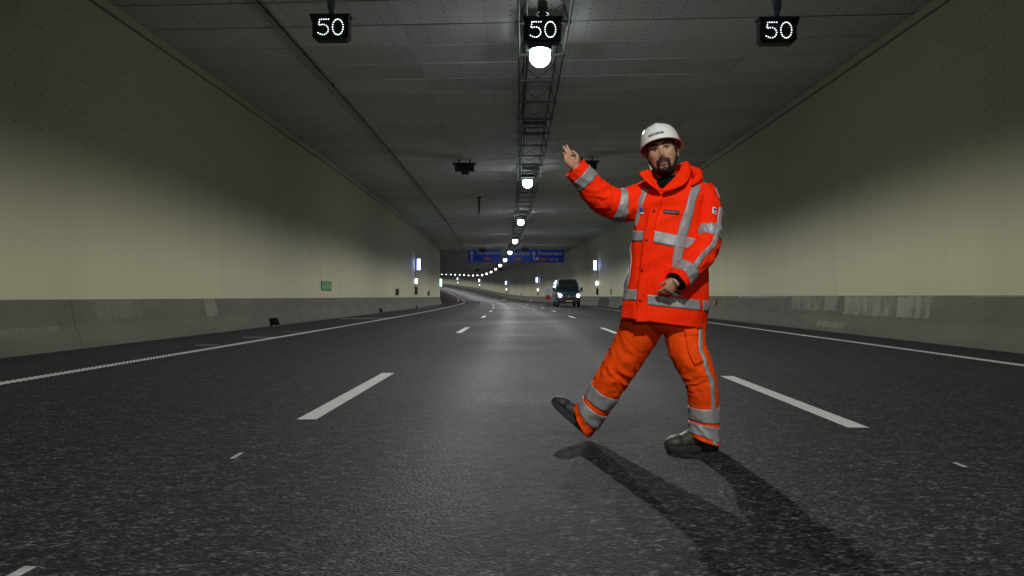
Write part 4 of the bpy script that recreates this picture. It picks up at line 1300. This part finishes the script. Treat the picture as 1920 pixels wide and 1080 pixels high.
    face_patch('hair', lambda p: (p.z + jit(p, 0.005) > (0.054 if p.y < -0.05 else (0.0 if p.y < 0.0 else -0.012 if p.y < 0.03 else -0.045)) and (p.y > -0.05 or p.z > 0.054)) , 0.007, M['hair'], 1.8, lat0=-60, lat1=85)
    def brow(p):
        x = abs(p.x)
        zc = 0.030 + 0.010 * math.sin(min(1, max(0, (x - 0.010) / 0.042)) * PI * 0.75)
        return p.y < -0.03 and 0.011 < x < 0.051 and abs(p.z - zc + jit(p, 0.001)) < 0.0058 - 0.05 * max(0, x - 0.035)
    face_patch('eyebrow', lambda p: brow(p) and p.x < 0, 0.003, M['hair'], 0.7, -60, 0, 0, 40)
    face_patch('eyebrow', lambda p: brow(p) and p.x > 0, 0.003, M['hair'], 0.7, 0, 60, 0, 40)
    face_patch('lips', lambda p: p.y < 0 and (p.x / 0.020) ** 2 + ((p.z + 0.0665) / 0.0075) ** 2 < 1, 0.0022, M['lips'], 0.7, -40, 40, -60, -10)
    for s in (-1, 1):
        c = Vector((s * 0.0315, -0.0705, 0.0125))
        e_ = MB()
        e_.loft([[HM @ (c + Vector((0.0125 * math.cos(a) * math.cos(b), -0.0135 * math.cos(a) * 1.0 * (1 if False else math.sin(b) * -1), 0.0056 * math.sin(a)))) for b in [2 * PI * j / 14 for j in range(14)]] for a in [(-0.5 + i / 8) * PI * 0.98 for i in range(9)]])
        eo = e_.build('eye', M['eye'], person, True)
        MB().loft([[HM @ (c + Vector((0.0064 * t * math.cos(b), -0.0142 + 0.0022 * t * t, 0.0056 * t * math.sin(b)))) for b in [2 * PI * j / 14 for j in range(14)]] for t in (0.15, 0.6, 1.0)]).build('iris', M['iris'], eo, True)
        face_patch('upper_eyelid', lambda p, s=s: p.y < 0 and p.x * s > 0 and abs(abs(p.x) - 0.032) < 0.016 and 0.0185 - 0.004 * ((abs(p.x) - 0.032) / 0.016) ** 2 < p.z < 0.0205, 0.003, M['hair'], 0.7, -60, 60, 0, 40)

    # ----- jacket
    N1, N2 = 130, 110
    vs, fs = grid(lambda a, b: torso(331 + 275 * a, 2 * PI * b), N1, N2, True)
    m0 = len(vs)
    for off, pp in ((-0.006, 606), (-0.02, 575)):
        vs += [torso(pp, 2 * PI * j / N2, off) for j in range(N2)]
    base = N1 * N2
    fs += [[base + j, base + (j + 1) % N2, m0 + (j + 1) % N2, m0 + j] for j in range(N2)]
    fs += [[m0 + j, m0 + (j + 1) % N2, m0 + N2 + (j + 1) % N2, m0 + N2 + j] for j in range(N2)]
    jk = MB().add(vs, fs).build('jacket', M['hivis'], person, True)
    jk['label'] = 'red orange high visibility coat with grey reflective bands'
    for nm, L in (('sleeve', armR), ('sleeve', armL)):
        v2, f2 = limb_mesh('sleeve', L, 0, 6, None, None, 110, 60)
        MB().add(v2, f2).build(nm, M['hivis'], jk, True)
    # reflective tape on the coat
    def ring_part(v0, v1, u0, u1):
        return lambda a, b, off: torso_at(u0 + (u1 - u0) * b, (v0 + (v1 - v0) * a) + 0.0, off)
    def hband(name, u0, u1, v0a, v0b, wd):
        return shell(name, lambda a, b, off: torso_at(u0 + (u1 - u0) * b, v0a + (v0b - v0a) * b + wd * a, off), 6, 36, M['reflect'], jk, 0.0035)
    hband('reflective_band', 1187.6, 1211, 433, 433, 19)
    hband('reflective_band', 1224, 1326, 432, 452, 23)
    hband('reflective_band', 1168.5, 1196, 542, 543, 20)
    hband('reflective_band', 1211, 1311, 552, 563, 19)
    hband('reflective_band', 1317.5, 1325.5, 563, 564, 20)
    strip('reflective_brace', [(1215, 343, 5.5), (1208, 360, 6.0), (1202, 380, 5), (1197, 400, 3.2), (1193, 424, 1.2)], jk, M['reflect'])
    strip('reflective_brace', [(1318, 342, 7), (1310, 345, 9), (1301, 362, 8.5), (1294, 385, 8), (1288, 405, 8.5), (1282, 428, 9.5), (1275, 455, 9.5), (1270, 480, 9), (1268, 520, 9.5), (1267, 556, 10)], jk, M['reflect'], ns=70)
    strip('reflective_brace', [(1184, 455, 1.5), (1183, 475, 3), (1179, 500, 5), (1176, 525, 4.5), (1172.5, 543, 2.5)], jk, M['reflect'])
    # placket with press studs
    strip('placket', [(1241, 357, 7), (1232, 380, 8), (1225, 400, 8.5), (1218, 440, 8.5), (1211, 490, 8.5), (1206, 540, 8.5), (1202, 603, 8.5)], jk, M['hivis'], h=0.007, ns=90)
    for (u, v) in ((1226, 396), (1214.5, 450), (1206, 507), (1201, 563)):
        c = torso_at(u, v, 0.009)
        MB().lathe([(0.0, 0.004), (0.005, 0.0035), (0.0065, 0.0), (0.0, 0.0)], 10).build('press_stud', M['zip'], jk, True, loc=c, rot=(PI / 2, 0, 0))
    shell('pocket_zip', lambda a, b, off: torso_at(1243 + 30 * b, 392.5 + 3.0 * b + 7 * a, off), 3, 14, M['zip'], jk, 0.004)
    shell('pocket_flap', lambda a, b, off: torso_at(1246 + 58 * b, 497 + 5.0 * b + 34 * a, off), 8, 20, M['hivis'], jk, 0.006)
    shell('chest_tag', lambda a, b, off: torso_at(1201.5 + 5 * b - 2.0 * a, 389 + 9 * a, off), 3, 3, M['tag_blue'], jk, 0.005)
    shell('chest_tag', lambda a, b, off: torso_at(1200 + 4.5 * b - 0.5 * a, 398.5 + 3 * a, off), 2, 3, M['sign_white'], jk, 0.005)
    # sleeve tape
    ringband('reflective_band', armR, 1.78, 2.36, jk, wob=0.08)
    ringband('reflective_band', armR, 4.78, 5.42, jk, wob=-0.06)
    ringband('reflective_band', armL, 2.02, 2.62, jk, wob=-0.10)
    ringband('reflective_band', armL, 4.78, 5.50, jk, wob=0.05)
    ps = [(1.3, -0.72), (1.8, -0.80), (2.4, -0.98), (3.0, -1.22), (3.6, -1.45), (4.2, -1.55), (4.85, -1.5)]
    def lstripe(limb, path, hw):
        def fn(a, b, off):
            s, th = cr(path, a * (len(path) - 1))
            r = limb.frame(s)[4]
            return limb(s, th + (2 * b - 1) * hw * KK / r, off)
        return fn
    shell('reflective_stripe', lstripe(armL, ps, 5.0), 60, 4, M['reflect'], jk, 0.0045)
    shell('reflective_patch', lambda a, b, off: armL(0.38 + 0.5 * a, -0.45 + 0.4 * b, off), 6, 4, M['reflect'], jk, 0.004)
    tg = shell('sleeve_tag', lambda a, b, off: armL(1.38 + 0.24 * a, -1.50 + 0.36 * b, off), 4, 4, M['sign_white'], jk, 0.004)
    shell('tag_mark', lambda a, b, off: armL(1.41 + 0.07 * a, -1.46 + 0.28 * b, off), 2, 3, M['tag_blue'], tg, 0.006)
    shell('tag_mark', lambda a, b, off: armL(1.48 + 0.11 * a, -1.45 + 0.06 * b + 0.05 * a, off), 2, 2, M['tag_blue'], tg, 0.006)
    shell('tag_mark', lambda a, b, off: armL(1.48 + 0.11 * a, -1.26 + 0.06 * b - 0.05 * a, off), 2, 2, M['tag_blue'], tg, 0.006)
    # dark cuff lining
    MB().tube([fig(1274, 522, -0.19), fig(1266.5, 529.5, -0.20)], [0.05, 0.052], 20).build('cuff_lining', M['shirt'], jk, True)
    MB().tube([fig(1083, 320, -0.038), fig(1079.5, 315.5, -0.04)], [0.05, 0.05], 20).build('cuff_lining', M['hivis'], jk, True)
    # collar flaps and folded hood
    def patch4(name, rows, mat, parent, thick=0.006, ns=20, nt=14):
        """rows of control points (drafting u, v, depth), smoothly interpolated both ways"""
        def fn(a, b):
            r = [tuple(cr(row, b * (len(row) - 1))) for row in rows]
            u, v, y = cr(r, a * (len(r) - 1))
            return fig(u, v, y)
        vs, fs = grid(fn, ns, nt)
        o = MB().add(vs, fs).build(name, mat, parent, True)
        so = o.modifiers.new('thick', 'SOLIDIFY'); so.thickness = thick; so.offset = 0
        return o
    patch4('collar', [[(1240, 358, -0.118), (1231, 345, -0.10), (1224, 333, -0.07), (1219, 319, -0.02)],
                      [(1237, 358, -0.128), (1222, 346, -0.125), (1212, 334, -0.105), (1208, 320, -0.055)],
                      [(1235, 358, -0.124), (1219, 347, -0.130), (1208, 337, -0.112), (1198, 325, -0.085)]], M['hivis'], jk)
    patch4('collar', [[(1240, 358, -0.120), (1253, 345, -0.10), (1264, 334, -0.06), (1274, 320, 0.0), (1278, 306, 0.07)],
                      [(1243, 359, -0.128), (1261, 349, -0.120), (1275, 338, -0.088), (1285, 321, -0.02), (1288, 303, 0.06)],
                      [(1247, 360, -0.122), (1269, 353, -0.115), (1285, 343, -0.085), (1293, 329, -0.02), (1295, 311, 0.06)]], M['hivis'], jk)
    patch4('collar', [[(1219, 319, -0.02), (1226, 315, 0.08), (1250, 312, 0.13), (1270, 309, 0.12), (1279, 306, 0.06)],
                      [(1212, 325, 0.0), (1220, 325, 0.12), (1250, 323, 0.17), (1280, 320, 0.15), (1296, 316, 0.05)],
                      [(1208, 338, 0.02), (1218, 338, 0.14), (1252, 338, 0.185), (1290, 336, 0.17), (1304, 330, 0.04)]], M['hivis'], jk)
    hd_ = MB().tube([fig(*p) for p in ((1210, 338, 0.06), (1216, 334, 0.13), (1235, 328, 0.18), (1262, 324, 0.20), (1290, 322, 0.165), (1306, 327, 0.09), (1309, 336, 0.01), (1298, 346, -0.06))],
                    [0.008, 0.018, 0.030, 0.036, 0.038, 0.034, 0.024, 0.008], 18).build('hood', M['hivis'], jk, True)
    # black shirt at the throat
    MB().tube([fig(*p) for p in ((1248, 334, 0.045), (1250, 343, 0.045), (1250, 352, 0.035), (1249, 366, 0.02))], [0.062, 0.070, 0.084, 0.10], 24).build('shirt', M['shirt'], person, True)

    # ----- trousers
    tv = []
    v2, f2 = limb_mesh('t', legL, 0, 7, None, None, 130, 60)
    tr = MB().add(v2, f2)
    v3, f3 = limb_mesh('t', legR, 0, 7, None, None, 130, 60)
    tr.add(v3, f3)
    tr.tube([fig(1247, 560, 0.05), fig(1246, 590, 0.05), fig(1243, 612, 0.05), fig(1242, 624, 0.05)], [0.14, 0.145, 0.12, 0.06], 24)
    to = tr.build('trousers', M['hivis2'], person, True)
    to['label'] = 'orange high visibility work trousers with reflective bands'
    ringband('reflective_band', legL, 5.22, 5.90, to, wob=0.03)
    ringband('reflective_band', legL, 6.08, 6.72, to, wob=0.05)
    ringband('reflective_band', legR, 4.86, 5.60, to)
    ringband('reflective_band', legR, 5.88, 6.52, to)
    shell('reflective_stripe', lstripe(legL, [(0.4, -0.80), (1.0, -0.88), (2.0, -1.02), (3.0, -1.16), (4.0, -1.16), (5.0, -1.14), (5.25, -1.12)], 4.2), 70, 3, M['reflect'], to, 0.0045)
    shell('reflective_stripe', lstripe(legL, [(6.7, -1.1), (6.85, -1.1), (6.98, -1.1)], 4.2), 6, 3, M['reflect'], to, 0.0045)
    pk = shell('cargo_pocket', lambda a, b, off: legL(1.05 + 1.75 * a, -1.75 + 0.55 * b, off), 16, 10, M['hivis2'], to, 0.010)
    shell('pocket_flap', lambda a, b, off: legL(1.0 + 0.42 * a, -1.78 + 0.61 * b, off), 6, 10, M['hivis2'], to, 0.014)

    # ----- boots
    def boot(heel, toe_dir, up, mat, L=0.285):
        f = toe_dir.normalized(); u_ = (up - f * up.dot(f)).normalized(); l = f.cross(u_)
        prof = [(-0.012, 0.022, 0.075, 0.105), (0.0, 0.032, 0.012, 0.135), (0.035, 0.038, 0.010, 0.150), (0.08, 0.040, 0.010, 0.150), (0.115, 0.041, 0.010, 0.128), (0.15, 0.045, 0.010, 0.100), (0.19, 0.050, 0.010, 0.078), (0.23, 0.049, 0.011, 0.070), (0.258, 0.041, 0.013, 0.062), (0.276, 0.026, 0.018, 0.048), (0.284, 0.010, 0.026, 0.036)]
        rings = []
        for s, w_, z0, z1 in prof:
            ring = []
            for j in range(20):
                a = 2 * PI * j / 20
                cxx, szz = math.cos(a), math.sin(a)
                xx = w_ * math.copysign(abs(cxx) ** 0.75, cxx) * (1.0 if szz < 0 else 1 - 0.25 * szz)
                zz = (z0 + z1) / 2 + (z1 - z0) / 2 * math.copysign(abs(szz) ** 0.75, szz)
                ring.append(heel + f * s + l * xx + u_ * (zz + 0.012))
            rings.append(ring)
        b_ = MB().loft(rings).build('boot', mat, person, True)
        so = []
        for z0, shrink in ((0.0, 0.97), (0.016, 1.0), (0.030, 1.0), (0.034, 0.94)):
            ring = []
            outline = [(-0.014, 0.0), (-0.008, 0.026), (0.03, 0.040), (0.09, 0.040), (0.15, 0.046), (0.20, 0.054), (0.245, 0.050), (0.275, 0.034), (0.290, 0.0)]
            pts = outline + [(s, -w_) for s, w_ in outline[-2:0:-1]]
            for s, w_ in pts:
                lift = 0.010 if (0.085 < s < 0.125 and z0 == 0.0) else 0.0
                toe = 0.012 * max(0.0, (s - 0.22) / 0.07) ** 2 if z0 < 0.02 else 0.006 * max(0.0, (s - 0.22) / 0.07) ** 2
                ring.append(heel + f * (0.138 + (s - 0.138) * shrink) + l * (w_ * shrink) + u_ * (z0 + lift + toe))
            so.append(ring)
        MB().loft(so).build('sole', M['rubber'], b_, False)
        if True:
            tp = []
            for s, w_, z0, z1 in ((0.205, 0.052, 0.012, 0.077), (0.235, 0.0505, 0.013, 0.0725), (0.260, 0.042, 0.014, 0.064), (0.279, 0.027, 0.018, 0.050), (0.288, 0.010, 0.026, 0.037)):
                ring = []
                for j in range(20):
                    a = 2 * PI * j / 20
                    cxx, szz = math.cos(a), math.sin(a)
                    xx = w_ * math.copysign(abs(cxx) ** 0.75, cxx) * (1.0 if szz < 0 else 1 - 0.25 * szz)
                    ring.append(heel + f * s + l * xx + u_ * ((z0 + z1) / 2 + (z1 - z0) / 2 * math.copysign(abs(szz) ** 0.75, szz) + 0.012))
                tp.append(ring)
            MB().loft(tp).build('toe_cap', mat, b_, True)
    boot(Vector((0.118, 0.03, 0.0)), Vector((-1.0, -0.22, 0.0)), Vector((0, 0, 1)), M['leather'])
    boot(fig(1101, 818, 0.27), Vector((-0.74, 0.12, 0.64)), Vector((0.62, 0.0, 0.74)), M['leather2'])

    # ----- safety helmet
    prof = [(0.02, 0.152), (0.05, 0.1465), (0.08, 0.131), (0.098, 0.110), (0.108, 0.085), (0.113, 0.060), (0.1155, 0.040), (0.117, 0.030), (0.124, 0.024), (0.126, 0.020), (0.119, 0.020), (0.112, 0.032), (0.105, 0.06)]
    def dome(r, z, ph, off=0.0):
        x, y = math.sin(ph), -math.cos(ph)
        fr = max(0.0, -y)
        k = 1.0 + off / max(r, 0.02)
        rx, ry = r * 0.97 * k, r * 1.17 * k
        yy = ry * y
        zz = z
        if r > 0.1175:
            yy -= 0.018 * fr ** 3
            zz -= 0.006 * fr ** 3
        if 0.04 < r < 0.118 and z > 0.03:         # raised spine over the crown
            zz += 0.0
        ridge_ = 0.006 * math.exp(-(rx * x / 0.016) ** 2) * (1.0 if z > 0.085 else max(0.0, (z - 0.06) / 0.025))
        return Vector((rx * x, yy + 0.004, zz + ridge_))
    HH = HM @ Matrix.Translation((0, 0.004, 0.020)) @ Matrix.Rotation(rad(-6), 4, 'X') @ Matrix.Scale(0.955, 4)
    NP = 72
    rings = []
    fine = []
    for i in range(len(prof) * 4 - 3):
        fine.append(tuple(cr(prof, i / 4)))
    hm_ = MB().loft([[HH @ dome(r, z, 2 * PI * j / NP) for j in range(NP)] for r, z in fine]).build('helmet', M['helmet'], person, True)
    hm_['label'] = 'white safety helmet with small black lettering'
    # lettering wrapped on the front of the shell
    tm = text_mesh('BEZOEKER', 0.0165, 0.0, 0.0)
    def shell_at(z):
        for a, b in zip(prof, prof[1:]):
            if b[1] <= z <= a[1]:
                t = (z - a[1]) / (b[1] - a[1])
                return a[0] + (b[0] - a[0]) * t
        return 0.11
    bmx = bmesh.new(); bmx.from_mesh(tm)
    bmesh.ops.triangulate(bmx, faces=bmx.faces[:])
    for v in bmx.verts:
        z = 0.058 + v.co.y * 1.0
        r = shell_at(z)
        v.co = HH @ dome(r, z, v.co.x / 0.115 * 1.15 - 0.08, 0.003)
    bmx.to_mesh(tm); bmx.free()
    tm.materials.clear(); tm.materials.append(M['ink'])
    lo = link('lettering', tm, None, hm_)
    so = lo.modifiers.new('thick', 'SOLIDIFY'); so.thickness = 0.001; so.offset = 1
    # chin strap anchor and rear knob
    MB().tube([HM @ Vector((-0.078, -0.01, 0.03)), HM @ Vector((-0.079, -0.012, -0.02)), HM @ Vector((-0.068, -0.03, -0.075))], 0.004, 8).build('chin_strap', M['cone_white'], hm_, True)

build_person()
